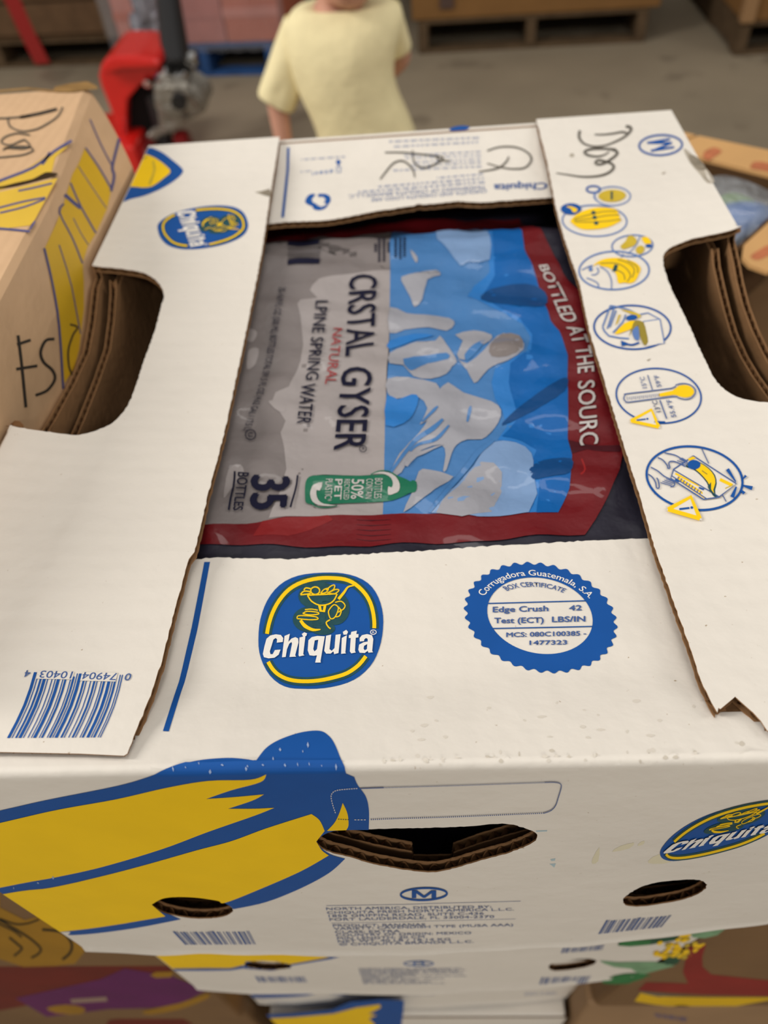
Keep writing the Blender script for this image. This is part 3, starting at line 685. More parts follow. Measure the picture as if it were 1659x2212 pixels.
# marker handwriting
p = Print('handwriting', FLF, LOW)
h = lambda q, w=3.4, f=T3, tp=(.8, 1, 1.1, 1, .6): p.stroke(f(q), w, marker, 3, sm_=5, taper=tp)
h([(1250, 130), (1320, 108), (1400, 106), (1460, 122), (1505, 155), (1512, 190), (1480, 228), (1430, 238), (1350, 232), (1250, 205)]); h([(1380, 165), (1360, 200), (1310, 235), (1200, 255)])
p.build()
p = Print('handwriting', FLF, LOW)
h([(640, 140), (740, 140), (850, 150), (970, 165), (985, 178), (950, 205), (880, 232), (840, 222), (812, 190), (805, 125)]); h([(945, 160), (965, 185), (1030, 192)]); h([(612, 300), (640, 262), (690, 205), (740, 190), (780, 210), (810, 250), (818, 290)])
p.build()
p = Print('handwriting', FLR, TOP)
h([(375, 225), (365, 270), (375, 320), (430, 375), (540, 402), (660, 390), (780, 345), (880, 290), (940, 230), (945, 195), (915, 178), (890, 185)], 4.6, D1, (1.2, 1, .7, .7, 1, 1.2, 1.2))
h([(540, 268), (650, 268), (760, 255), (840, 240), (900, 250)], 3.6, D1, (.6, .9, 1, 1.2))
h([(780, 435), (650, 428), (520, 430), (440, 450), (430, 475), (470, 500), (560, 515), (640, 500), (690, 470), (700, 455)], 3.8, D1, (1, 1.2, 1.2, .8, .5))
h([(720, 430), (790, 460), (780, 500), (700, 560), (620, 600), (565, 600), (550, 575), (590, 555), (660, 570), (720, 590), (755, 630), (720, 680), (640, 720), (520, 740), (380, 740), (250, 720), (110, 700)], 4.6, D1, (1.1, 1.1, 1, .9, 1, 1.1, 1, .7, .35))
p.build()
# right flap: M mark and handling pictograms
p = Print('printed_size_mark', FLR, TOP)
p.ring((1280, 385), (240, -8), (0, 113), 4.2, blue, 1, 48, D1)
for q in ([(1385, 316), (1130, 360)], [(1130, 358), (1405, 360)], [(1405, 358), (1180, 452)], [(1170, 448), (1430, 407)]): p.stroke(D1(q), 4.6, blue, 1)
p.build()
P7 = lambda n: Print(n, FLR, TOP)
p = P7('printed_pictogram')
p.ring((475, 115), (85, 0), (0, 42), 4, blue, 1, 30, I2); p.stroke(I2([(500, 150), (485, 210), (510, 250)]), 4, blues, 1); p.ring((715, 200), (225, 0), (0, 118), 2.6, blues, 1, 40, I2); p.ell((710, 198), (172, -5), (0, 78), yeld, 2, 30, I2)
p.stroke(I2([(705, 145), (705, 250)]), 4.5, greenk, 3); p.build()
p = P7('printed_pictogram')
p.ring((490, 510), (405, 10), (0, 195), 3.0, blues, 1, 50, I2)
p.poly(I2([(185, 515), (240, 450), (340, 390), (480, 350), (620, 345), (740, 362), (790, 400), (780, 430), (810, 450), (800, 475), (830, 500), (760, 550), (640, 600), (480, 622), (340, 620), (260, 585), (210, 545)]), yel, 2, 2)
for q in ([(230, 490), (420, 440), (600, 400), (770, 395)], [(230, 510), (420, 490), (640, 450), (800, 440)], [(240, 530), (450, 530), (650, 520), (820, 495)]): p.stroke(I2(q), 2.2, olive, 3, sm_=3)
p.ell((195, 365), (130, 0), (0, 72), blue, 2.5, 30, I2); p.poly(I2([(130, 335), (200, 335), (275, 370), (255, 405), (215, 405), (195, 365)]), yel, 3, 2)
for c in ((475, 415), (490, 475), (510, 545)): p.ell(c, (28, 0), (0, 24), greenk, 4, 14, I2)
p.build()
p = P7('printed_pictogram')
p.ring((965, 825), (257, -10), (0, 135), 3, blues, 1, 40, I2); p.poly(I2([(815, 830), (880, 770), (910, 705), (970, 700), (1020, 760), (1010, 810), (920, 850), (850, 870)]), yeld, 2, 2); p.poly(I2([(1080, 725), (1150, 715), (1200, 770), (1190, 800), (1120, 800)]), yel, 2, 2)
p.poly(I2([(1010, 860), (1070, 820), (1120, 860), (1080, 930), (1020, 915)]), yeld, 2, 2); p.ell((1170, 830), (42, 0), (0, 22), blue, 3, 14, I2); p.stroke(I2([(1060, 710), (1020, 800), (960, 880), (900, 930)]), 2, blues, 3, sm_=2); p.stroke(I2([(820, 980), (850, 930)]), 2, blues, 3); p.build()
p = P7('printed_pictogram')
p.ring((735, 1135), (440, -8), (0, 240), 3.6, blues, 1, 50, I2)
p.poly(I2([(470, 1085), (530, 1025), (640, 985), (780, 978), (900, 1000), (1010, 1040), (1070, 1110), (1050, 1180), (1000, 1270), (930, 1300), (860, 1290), (790, 1300), (770, 1220), (740, 1150), (660, 1100), (560, 1080), (540, 1050)]), yel, 2, 2)
for q in ([(560, 1050), (760, 1050), (880, 1110), (940, 1200), (900, 1280)], [(780, 1000), (920, 1050), (990, 1130), (960, 1230)], [(760, 1130), (850, 1180), (870, 1260)], [(900, 1010), (1020, 1090), (1030, 1170)]): p.stroke(I2(q), 2.4, olive, 3, sm_=3)
p.poly(I2([(710, 1150), (740, 1065), (785, 1075), (760, 1155)]), greenk, 4)
for q in ([(330, 1130), (430, 1080), (470, 1080)], [(560, 1090), (650, 1150), (700, 1260), (700, 1375)], [(390, 1230), (470, 1260), (530, 1300), (540, 1355)], [(520, 1100), (540, 1150), (500, 1190), (450, 1190)]): p.stroke(I2(q), 2.2, blues, 2, sm_=3)
p.ell((440, 1120), (25, 0), (0, 30), blues, 2, 12, I2); p.build()
p = P7('printed_pictogram')
p.ring((965, 1850), (482, 10), (0, 275), 4, blue, 1, 60, I2)
p.poly(I2([(1110, 1780), (1310, 1750), (1360, 2050), (1140, 2090)]), white, 1.6); p.stroke(I2([(1060, 1690), (1160, 1670), (1310, 1750), (1365, 2055), (1280, 2065)]), 2.4, blues, 2); p.stroke(I2([(1100, 1780), (1310, 1750)]), 2, blues, 2)
for q in ([(690, 1575), (590, 1845)], [(740, 1590), (650, 1870)], [(690, 1580), (800, 1600), (940, 1640), (1040, 1700)], [(590, 1850), (670, 1960), (920, 1995)], [(880, 1690), (840, 1790), (720, 1920)], [(760, 1640), (680, 1850)]): p.stroke(I2(q), 3.2, blues, 2, sm_=2)
p.poly(I2([(820, 1630), (950, 1650), (1070, 1700), (1040, 1740), (960, 1690), (860, 1650)]), yeld, 3, 2); p.poly(I2([(740, 1940), (870, 1800), (1000, 1770), (970, 1860), (860, 1910)]), yel, 3, 2); p.poly(I2([(790, 1700), (820, 1690), (780, 1800), (750, 1830)]), yeld, 3)
p.poly(I2([(1000, 1770), (1100, 1790), (1140, 1920), (1160, 2040), (1110, 2080), (1060, 1960), (1040, 1830), (960, 1900), (920, 1985), (960, 1850)]), olive, 3.4, 2); p.poly(I2([(960, 1890), (1030, 1840), (1050, 1960), (1040, 2020), (990, 2000)]), blues, 3.2, 2); p.ell((955, 1735), (72, -8), (0, 36), blue, 4, 16, I2)
p.poly(I2([(820, 2020), (900, 2050), (890, 2075), (830, 2095)]), blue, 3); p.stroke(I2([(880, 2060), (960, 2075), (1050, 2045)]), 4, blue, 3, sm_=3); p.build()
p = P7('printed_pictogram')
p.ring((710, 288), (400, 20), (0, 258), 3.6, blue, 1, 60, I1)
p.stroke(I1([(385, 300), (395, 280), (420, 270), (830, 220), (870, 190), (930, 175), (1000, 185), (1050, 225), (1055, 270), (1020, 310), (960, 325), (890, 310), (840, 298), (440, 350), (400, 345), (380, 320), (385, 300)]), 2.4, bluet, 3, sm_=2)
p.poly(I1([(715, 268), (840, 240), (900, 195), (980, 190), (1030, 220), (1042, 260), (1010, 295), (950, 305), (890, 290), (850, 280), (725, 296)]), yel, 2, 2)
for i in range(17): x = 415+i*18.5; p.stroke(I1([(x, 300-i*2.1), (x+3, (328 if i % 2 else 335)-i*2.1)]), 1.1, bluet, 3)
p.stroke(I1([(605, 95), (650, 235)]), 2, bluet, 3); p.stroke(I1([(720, 332), (785, 508)]), 2.6, bluet, 3)
def up(s, x0, y0, x1, y1, h): p.text(s, I1([(x0, y0), (x1, y1), (x1-h, y1+h*.12), (x0-h, y0+h*.12)]), bluet, 3, .01)
up('15°C', 600, 215, 572, 110, 45); up('59°F', 736, 205, 706, 95, 45); up('13°C', 732, 440, 690, 335, 48); up('55.4°F', 876, 490, 826, 325, 48)
tri = [(445, 530), (640, 425), (710, 588)]
p.poly(I1([(430, 535), (650, 415), (725, 600)]), white, 3.4); p.stroke(I1(tri), 7, yel, 4, closed=False); p.stroke(I1([tri[2], tri[0]]), 7, yel, 4); p.poly(I1([(500, 518), (585, 508), (586, 522), (502, 532)]), blue, 5); p.ell((602, 512), (10, 0), (0, 10), blue, 5, 12, I1); p.stroke(I1([(668, 538), (770, 540)]), 3.4, blue, 4); up('13°C', 732, 440, 690, 335, 48)
p.build()
p = P7('printed_pictogram')
p.ring((1048, 1065), (452, 40), (0, 298), 5, blue, 1, 60, I1)
S_ = lambda q, w=2.6, m=bluet, l=3, k=3: p.stroke(I1(q), w, m, l, sm_=k)
S_([(765, 830), (860, 850), (930, 890), (980, 920)]); S_([(700, 875), (745, 895), (790, 950), (795, 975), (815, 970), (805, 930), (820, 910), (870, 915), (960, 960)])
for k in range(4): S_([(860+k*22, 915-k*13), (985-k*2, 950-k*14)], 1.8)
S_([(635, 965), (700, 1000), (760, 1050), (840, 1090), (860, 1135), (820, 1150)]); S_([(610, 1030), (650, 1060), (680, 1110), (690, 1160), (715, 1155), (705, 1090), (690, 1065)])
for k in range(4): S_([(725+k*18, 1110-k*12), (830+k*8, 1140-k*12)], 1.8)
p.poly(I1([(1035, 858), (1440, 1120), (1280, 1250), (1130, 1265), (820, 1070), (850, 985)]), white, 1.6)
S_([(1035, 858), (1440, 1120), (1275, 1248), (1130, 1268), (822, 1070), (850, 985), (970, 905), (1035, 858)], 3, bluet, 3, 1); S_([(850, 990), (1280, 1245)], 2.4, bluet, 3, 1); S_([(830, 1045), (1160, 1262)], 2.2, bluet, 3, 1)
p.poly(I1([(870, 1015), (1080, 1125), (1090, 1150), (860, 1030)]), yel, 2.4); p.poly(I1([(890, 1050), (1120, 1195), (1125, 1220), (880, 1075)]), yel, 2.4); p.poly(I1([(930, 1120), (1140, 1240), (1140, 1260)]), yel, 2.4)
for k in range(9): S_([(900+k*26, 1055+k*17), (885+k*26, 1085+k*17)], 2, bluet, 3.4, 1)
for q in ([(865, 1075), (905, 1095), (895, 1108), (860, 1088)], [(1090, 1150), (1140, 1170), (1130, 1185), (1085, 1165)]): p.poly(I1(q), blue, 3.6)
p.poly(I1([(960, 960), (1020, 900), (1100, 920), (1180, 970), (1240, 1040), (1255, 1120), (1240, 1180), (1250, 1230), (1290, 1250), (1240, 1250), (1200, 1200), (1160, 1110), (1090, 1030), (1020, 980)]), greenk, 3, 2)
p.poly(I1([(975, 950), (1020, 905), (1100, 930), (1175, 980), (1228, 1045), (1242, 1115), (1222, 1180), (1235, 1225), (1205, 1180), (1170, 1105), (1100, 1025), (1030, 970)]), yel, 4, 2); p.poly(I1([(980, 890), (1030, 865), (1060, 880), (1000, 905)]), yel, 4)
p.poly(I1([(1170, 1150), (1200, 1110), (1200, 1180), (1250, 1240), (1190, 1200)]), greenk, 5); S_([(1115, 1000), (1165, 1035)], 2, olive, 5, 1); p.ell((1040, 945), (62, 0), (0, 45), blue, 5, 24, I1)
p.stroke(I1([(1285, 1080), (1400, 1135)]), 7, yel, 3); p.stroke(I1([(1335, 1165), (1410, 1130)]), 2, yeld, 3)
for a, b, w in ([(1355, 985), (1435, 1105), 5], [(1505, 1075), (1530, 1045), 4], [(1505, 1140), (1590, 1165), 6], [(1480, 1180), (1515, 1215), 5], [(1440, 1150), (1400, 1250), 6]): p.stroke(I1([a, b]), w, blue, 4, taper=(1.6, .5) if w == 5 and a[1] < 1000 else (.6, 1.5))
S_([(1110, 780), (1180, 930)], 2, bluet, 3, 1); S_([(1310, 1225), (1345, 1290)], 2, bluet, 3, 1)
tri = [(795, 1368), (1010, 1250), (1095, 1455)]
p.poly(I1([(775, 1372), (1015, 1235), (1115, 1470)]), white, 5.4); p.stroke(I1(tri), 9, yel, 6); p.stroke(I1([tri[2], tri[0]]), 9, yel, 6); p.poly(I1([(900, 1358), (995, 1347), (997, 1365), (903, 1376)]), blue, 7); p.ell((1018, 1352), (13, 0), (0, 12), blue, 7, 12, I1)
p.build()
p = Print('edge_dirt', FLL, TOP, base=.00006, stuff=True)
p.poly(F9([(25, 368), (60, 362), (100, 350), (112, 372), (100, 392), (60, 380)]), mat('dark_smudge', (140, 130, 114), .8, .1, noise=(120, .3)), 0)
p.build()
# dirt at the right flap's edge
p = Print('edge_dirt', FLR, TOP, base=.00015, stuff=True)
for q, m in (([(1075, 295), (1110, 310), (1180, 380), (1250, 450), (1290, 520), (1240, 530), (1190, 470), (1120, 390)], greyk), ([(1110, 330), (1180, 360), (1230, 430), (1180, 440), (1130, 390)], mat('dark_smudge', (140, 130, 114), .8, .1, noise=(120, .3)))): p.poly(F8(q), m, 0 if m is greyk else 1, 2)
for q in ([(290, 330), (315, 325), (320, 345), (295, 350)], [(925, 460), (950, 452), (948, 465), (930, 470)], [(820, 1752), (850, 1742), (835, 1760)]): p.poly(F8(q), greyk, 0, 2)
p.build()
# ------------------------------------------------------------------ shrink-wrapped water pack inside the box
PACK = thing('water_pack', 'shrink-wrapped pack of water bottles with blue mountain print, inside the open white box', 'water pack', loc=(0, LEN/2, -HB+.008))
def Fm(x, y):
    x = np.asarray(x, float); y = np.asarray(y, float)
    b = .0011*np.sin(x*96+.7*np.sin(y*41))*np.sin(y*96+.5*np.sin(x*57)) + .0007*np.sin(x*31+y*137+2*np.sin(x*23)) + .0005*np.sin(y*260+x*70)+.0006*np.sin(x*210-y*40+1.7*np.sin(y*60))
    b += .0045*np.exp(-(((x-.052)/.016)**2+((y-.262)/.014)**2))
    return Sz(x, y)-.0125+b-.03*sm((np.abs(x)-.120)/.035)-.034*sm((y-.375)/.085)
FILM = Top(Fm)
bm = bmesh.new(); nx, ny = 84, 118
gx, gy = np.linspace(-.172, .172, nx), np.linspace(.03, .478, ny)
G = [[bm.verts.new((a, b, float(Fm(a, b)))) for a in gx] for b in gy]
for j in range(ny-1):
    for i in range(nx-1): bm.faces.new([G[j][i], G[j][i+1], G[j+1][i+1], G[j+1][i]])
rim = [G[0][i] for i in range(nx)]+[G[j][-1] for j in range(1, ny)]+[G[-1][i] for i in range(nx-2, -1, -1)]+[G[j][0] for j in range(ny-2, 0, -1)]
lo = [bm.verts.new((v.co.x*(1+.02*math.sin(k*.35)), v.co.y, -HB+.0085)) for k, v in enumerate(rim)]
for k in range(len(rim)): bm.faces.new([rim[k-1], lo[k-1], lo[k], rim[k]])
FB = bm_obj('shrink_film', bm, PACK, [film_navy], True)
def fp(name): return Print(name, FB, FILM, cell=.005, base=.0003)
Print.STEP = .00014
def m2(*q): return np.vstack(q)
p = fp('printed_front_label')
p.poly(m2(F1([(250, 245), (470, 240), (800, 200), (1228, 172), (1226, 400), (1225, 620), (1200, 1100), (1195, 1858), (1000, 1864), (600, 1872), (110, 1925), (-150, 1950), (-100, 1100)])), film_grey, 0)
p.poly(F1([(760, 490), (800, 450), (1000, 420), (1226, 400), (1225, 620), (1200, 1100), (1195, 1858), (1000, 1864), (500, 1880), (560, 1740), (605, 1590), (590, 1450), (570, 1370), (600, 1300), (520, 1180), (540, 1130), (620, 1095), (640, 1050), (690, 940), (705, 840), (690, 680), (670, 600), (690, 575), (790, 565), (745, 520)]), film_silver, 1)
for q in ([(370, 750), (430, 770), (400, 830), (350, 800)], [(500, 1180), (600, 1190), (590, 1250), (540, 1230)], [(260, 1590), (330, 1560), (350, 1620), (280, 1700), (230, 1760)], [(380, 880), (440, 870), (420, 960), (370, 990)]): p.poly(F1(q), film_silver, 1.2, 3)
p.build()
p = fp('printed_mountain_picture')
p.poly(F2([(122, 170), (115, 400), (112, 620), (110, 900), (96, 1050), (85, 1250), (80, 1560), (72, 1800), (300, 1797), (1085, 1790), (1150, 1650), (1165, 1460), (1140, 1370), (1140, 880), (1090, 740), (1040, 680), (960, 440), (890, 270), (862, 148), (500, 160)]), film_blue, 2)
p.poly(F2([(640, 158), (862, 148), (890, 270), (960, 440), (1040, 680), (1090, 740), (1140, 880), (1140, 1370), (1165, 1460), (1150, 1650), (1085, 1790), (900, 1792), (930, 1650), (945, 1540), (900, 1440), (840, 1385), (735, 1372), (790, 1290), (760, 1200), (720, 1130), (700, 1040), (720, 960), (800, 915), (900, 860), (925, 780), (880, 700), (780, 640), (690, 600), (560, 540), (600, 480), (690, 400), (680, 300)]), film_mid, 3)
p.poly(F2([(690, 157), (862, 148), (890, 270), (960, 440), (1040, 680), (1090, 740), (1140, 880), (1140, 1370), (1165, 1460), (1150, 1650), (1085, 1790), (960, 1792), (980, 1600), (930, 1500), (960, 1430), (880, 1380), (760, 1350), (850, 1250), (830, 1150), (800, 1040), (810, 930), (930, 850), (935, 760), (860, 660), (720, 590), (640, 540), (720, 420)]), film_sky, 4)
for q in ([(920, 1540), (1000, 1490), (1160, 1480), (1150, 1560), (1050, 1580), (930, 1600)], [(640, 560), (700, 500), (900, 470), (1010, 520), (1000, 600), (800, 590)], [(760, 1290), (840, 1200), (1000, 1080), (1130, 1010), (1120, 1090), (950, 1200)]): p.poly(F2(q), mat('film_shade_blue', (10, 66, 120), .42, .22, bump=(40, .0025), coat=.2), 5, 3)
sn = lambda q, m=film_snow, l=5, k=2: p.poly(F2(q), m, l, k)
sn([(375, 175), (655, 165), (690, 330), (560, 345), (520, 365), (440, 260)], film_pale)
sn([(180, 430), (280, 405), (380, 390), (405, 420), (330, 445), (300, 560), (255, 605), (235, 555), (195, 480)]); sn([(232, 272), (272, 315), (268, 350), (245, 318)])
sn([(115, 605), (210, 640), (320, 650), (455, 668), (487, 702), (440, 742), (340, 722), (200, 735), (112, 755)])
sn([(112, 870), (200, 830), (270, 805), (375, 800), (402, 770), (440, 820), (475, 870), (500, 920), (470, 950), (440, 990), (350, 1020), (250, 1005), (190, 940), (112, 930)])
sn([(190, 905), (330, 885), (440, 870), (452, 905), (330, 932), (265, 962), (225, 970)], film_blue, 6); sn([(112, 800), (250, 760), (370, 770), (250, 800), (112, 850)], film_mid, 6)
sn([(490, 765), (600, 740), (700, 765), (690, 800), (640, 830), (545, 910), (500, 880), (535, 800)])
sn([(500, 900), (560, 930), (660, 850), (700, 800), (770, 755), (870, 790), (885, 850), (800, 910), (730, 935), (680, 965), (640, 1010), (600, 1045), (560, 970)])
sn([(690, 830), (760, 760), (860, 770), (880, 840), (790, 890), (700, 890)], film_grey, 6); sn([(545, 880), (600, 820), (660, 800), (620, 860), (560, 915)], film_blue, 6)
sn([(100, 1020), (220, 1010), (380, 1045), (400, 1080), (450, 1040), (540, 1100), (700, 1150), (755, 1200), (740, 1270), (690, 1335), (640, 1370), (560, 1370), (500, 1400), (470, 1450), (440, 1545), (420, 1550), (435, 1460), (410, 1400), (300, 1430), (215, 1500), (180, 1560), (110, 1590), (170, 1450), (280, 1335), (330, 1260), (285, 1285), (330, 1190), (270, 1120), (150, 1135), (100, 1100)])
sn([(95, 1120), (160, 1140), (240, 1110), (280, 1130), (250, 1220), (190, 1280), (90, 1290)], film_mid, 6)
for q, w in (([(420, 1255), (360, 1310), (270, 1370), (200, 1450), (120, 1560)], 10), ([(455, 1290), (380, 1370), (280, 1400), (230, 1440)], 7), ([(710, 1380), (620, 1450), (560, 1530), (450, 1660), (340, 1792)], 11), ([(580, 1180), (560, 1270)], 7), ([(390, 1180), (300, 1270)], 6)): p.stroke(F2(q), w, film_blue, 7, sm_=4, taper=(.5, 1.1, 1, .8, .6))
sn([(690, 1390), (840, 1388), (930, 1450), (940, 1560), (915, 1790), (350, 1794), (480, 1650), (600, 1520)], film_pale, 5); sn([(640, 1500), (760, 1560), (700, 1790), (380, 1794), (500, 1650)], film_snow, 5.6)
sn([(280, 1555), (340, 1545), (480, 1585), (400, 1640), (290, 1720), (190, 1792), (240, 1680)]); sn([(200, 1500), (290, 1440), (430, 1400), (270, 1472), (215, 1530)], film_snow, 7)
p.build()
p = fp('printed_red_border')
p.poly(m2(F1([(250, 245), (250, 205), (500, 175), (900, 150)]), F2([(0, 118), (862, 92), (985, 150), (1110, 400), (1200, 500), (1300, 720), (1500, 1240), (1440, 1540), (1375, 1690), (1300, 1830), (1240, 1918), (800, 1942), (300, 1966), (0, 1986)]), F1([(600, 2044), (65, 2040), (-150, 2060), (-150, 1950), (110, 1922), (600, 1872), (1000, 1864), (1195, 1858)]), F2([(300, 1797), (1085, 1790), (1150, 1650), (1165, 1460), (1140, 1370), (1140, 880), (1090, 740), (1040, 680), (960, 440), (890, 270), (862, 148), (122, 170)]), F1([(1228, 172), (800, 200), (470, 240)])), film_red, 2)
p.poly(F2([(1140, 1370), (1240, 1395), (1450, 1400), (1440, 1440), (1250, 1425), (1165, 1450)]), film_redd, 3)
for k in range(5): p.stroke(G5([(1070, 500+k*36), (1180, 506+k*38), (1330, 498+k*37)]), 2.2, film_redd, 3, sm_=3, taper=(.2, 1, .2))  # dark strokes paint the shade lines of wrinkles in the film
p.stroke(F2([(1220, 1480), (1240, 1540), (1215, 1570)]), 4, mat('film_bright_red', (150, 34, 34), .42, .22, coat=.2), 3, sm_=3)
p.poly(G5([(370, 510), (860, 465), (900, 500), (560, 620), (300, 620)]), mat('film_red_light', (128, 30, 32), .42, .22, bump=(40, .0025), coat=.2), 2.6)
p.build()
p = fp('printed_red_letters')
cp = np.array([(972, 368), (1030, 500), (1085, 640), (1150, 760), (1185, 860), (1198, 960), (1200, 1090), (1205, 1200), (1208, 1300), (1210, 1410)], float); hp = np.array([52, 74, 88, 94, 98, 98, 100, 104, 108, 112], float)
ln = np.r_[0, np.cumsum(np.linalg.norm(np.diff(cp, axis=0), axis=1))]
def along(a, b):
    def fn(u, v):
        t = (a+(b-a)*u)*ln[-1]; x = np.interp(t, ln, cp[:, 0]); y = np.interp(t, ln, cp[:, 1]); h_ = np.interp(t, ln, hp)
        return F2(np.column_stack([x+h_*v, y-.12*h_*v]))
    return fn
p.text('BOTTLED', along(0, .33), film_white, 8, .012); p.text('AT', along(.36, .455), film_white, 8, .012); p.text('THE', along(.475, .615), film_white, 8, .012); p.text('SOURC', along(.66, 1), film_white, 8, .012)
p.build()
p = fp('printed_product_name')
D_ = lambda s, q, m=film_ink, b=.02: p.text(s, F1(q), m, 8, b)
D_('CRSTAL', [(985, 435), (958, 922), (1135, 892), (1158, 432)], b=.012); D_('GYSER', [(943, 985), (890, 1482), (1085, 1478), (1130, 990)], b=.015)
p.ring((1063, 1475), (20, 0), (0, 19), 1.6, film_ink, 8, 20, F1); p.text('R', F1([(1053, 1466), (1053, 1484), (1073, 1484), (1073, 1466)]), film_ink, 8)
p.build()
p = fp('printed_product_type')
D_('NATURAL', [(888, 752), (836, 1088), (905, 1090), (945, 755)], film_rtext, .005)
D_('LPINE SPRING', [(782, 590), (722, 1062), (800, 1062), (860, 590)], b=.008); D_('WATER', [(698, 1085), (670, 1322), (755, 1330), (785, 1085)], b=.012); p.ring((738, 1335), (7, 0), (0, 7), 1.2, film_ink, 8, 12, F1)
p.build()
p = fp('printed_contents_line')
def curve_text(s, path, h_, m, b=0.):
    c = np.array(path, float); l_ = np.r_[0, np.cumsum(np.linalg.norm(np.diff(c, axis=0), axis=1))]
    p.text(s, lambda u, v: F1(np.column_stack([np.interp(u*l_[-1], l_, c[:, 0])+h_*v, np.interp(u*l_[-1], l_, c[:, 1])])), m, 8, b)
curve_text('35-16.9 FL OZ (500 ML) BOTTLES TOTAL 591.5 FL OZ (4.62 GAL / 17.5 L)', [(562, 510), (530, 680), (505, 830), (470, 1000), (425, 1160), (385, 1260), (352, 1365)], 42, film_ink, .005)
p.ring((393, 1390), (30, 0), (0, 30), 2, film_ink, 8, 24, F1); p.text('U', F1([(380, 1378), (378, 1404), (408, 1404), (408, 1378)]), film_ink, 8, .01)
p.build()
p = fp('printed_bottle_count')
p.text('35', G5([(298, 182), (288, 425), (560, 415), (590, 190)]), film_ink, 8, .04); p.text('BOTTLES', G5([(192, 152), (155, 436), (228, 436), (278, 158)]), film_ink, 8, .02)
p.stroke(G5([(167, 145), (122, 434)]), 4.2, film_ink, 8); p.stroke(G5([(636, 174), (628, 240), (582, 415)]), 4.0, film_ink, 8)
p.build()
p = fp('printed_recycled_bottle')
p.poly(G5([(690, 340), (690, 250), (705, 200), (745, 175), (860, 170), (1050, 175), (1180, 175), (1260, 165), (1330, 160), (1390, 180), (1440, 200), (1475, 218), (1490, 210), (1520, 222), (1522, 275), (1505, 300), (1470, 305), (1420, 330), (1340, 360), (1240, 372), (1050, 380), (850, 388), (740, 388), (700, 380)]), film_green, 6, 2)
p.stroke(G5([(1180, 168), (1240, 142), (1310, 142), (1370, 175)]), 2.4, film_green, 6, sm_=3); p.stroke(G5([(740, 388), (790, 410), (860, 412), (930, 398)]), 2.4, film_green, 6, sm_=3)
p.poly(G5([(1195, 165), (1250, 150), (1310, 155), (1365, 185), (1395, 240), (1390, 290), (1360, 310), (1310, 322), (1310, 260), (1335, 268), (1345, 235), (1330, 195), (1290, 170), (1240, 162)]), film_white, 8, 2)
p.poly(G5([(920, 400), (860, 405), (790, 398), (745, 370), (728, 320), (735, 280), (755, 245), (820, 228), (800, 290), (778, 285), (775, 320), (790, 360), (830, 388)]), film_white, 8, 2)
for s, x, w_, y0, y1 in (('BOTTLES', 1212, 60, 198, 348), ('CONTAIN', 1148, 52, 202, 350), ('50%', 1040, 96, 205, 352), ('RECYCLED', 985, 44, 205, 358), ('PET', 915, 58, 205, 358), ('PLASTIC*', 845, 56, 202, 370)):
    p.text(s, G5([(x, y0), (x-8, y1), (x+w_-10, y1-2), (x+w_, y0)]), film_white, 8, .012 if s in ('50%', 'PET') else 0)
p.build()
p = fp('printed_film_barcode')
for k, (a, b) in enumerate(((225, 252), (262, 275), (285, 318), (326, 334), (342, 372))): p.poly(F1([(625+k*-3, a), (808, a-8), (800, b-8), (612, b)]), film_ink if k in (0, 4) else mat('film_soft_grey', (92, 86, 86), .42, .22, coat=.2), 4)
p.build()
p = fp('printed_film_text')
for x, a, b in ((1130, 245, 290), (1152, 215, 350), (1180, 212, 345), (1208, 235, 300), (1250, 215, 330), (1278, 212, 335), (1303, 210, 325)):
    y = a
    while y < b: p.poly(F1([(x, y), (x, y+9), (x+14, y+9), (x+14, y)]), film_ink, 4); y += 13
p.build()
Print.STEP = .00012
# ------------------------------------------------------------------ the boxes below and beside
def carton(name, label, x0, x1, y0, y1, z0, z1, m, top=None, group=None, bev=.005, cat='box', yaw=0.):
    """closed box: body panels and lid; returns (thing, front object, top object)"""
    t = thing(name, label, cat, group, ((x0+x1)/2, (y0+y1)/2, z0))
    bx = boxo('box_body', t, m, x0, x1, y0, y1, z0, z1, bev=bev, smooth=False)
    return t, bx
def slab(name, parent, pts, m, th):
    """flat board through four points, given thickness"""
    p = [Vector(q) for q in pts]; n = (p[1]-p[0]).cross(p[2]-p[0]).normalized()*th
    bm = bmesh.new(); a = [bm.verts.new(q) for q in p]; b = [bm.verts.new(q-n) for q in p]
    bm.faces.new(a); bm.faces.new(b[::-1]); k = len(p)
    for i in range(k): bm.faces.new([a[i], b[i], b[(i+1) % k], a[(i+1) % k]])
    bmesh.ops.recalc_face_normals(bm, faces=bm.faces[:])
    return bm_obj(name, bm, parent, [m])
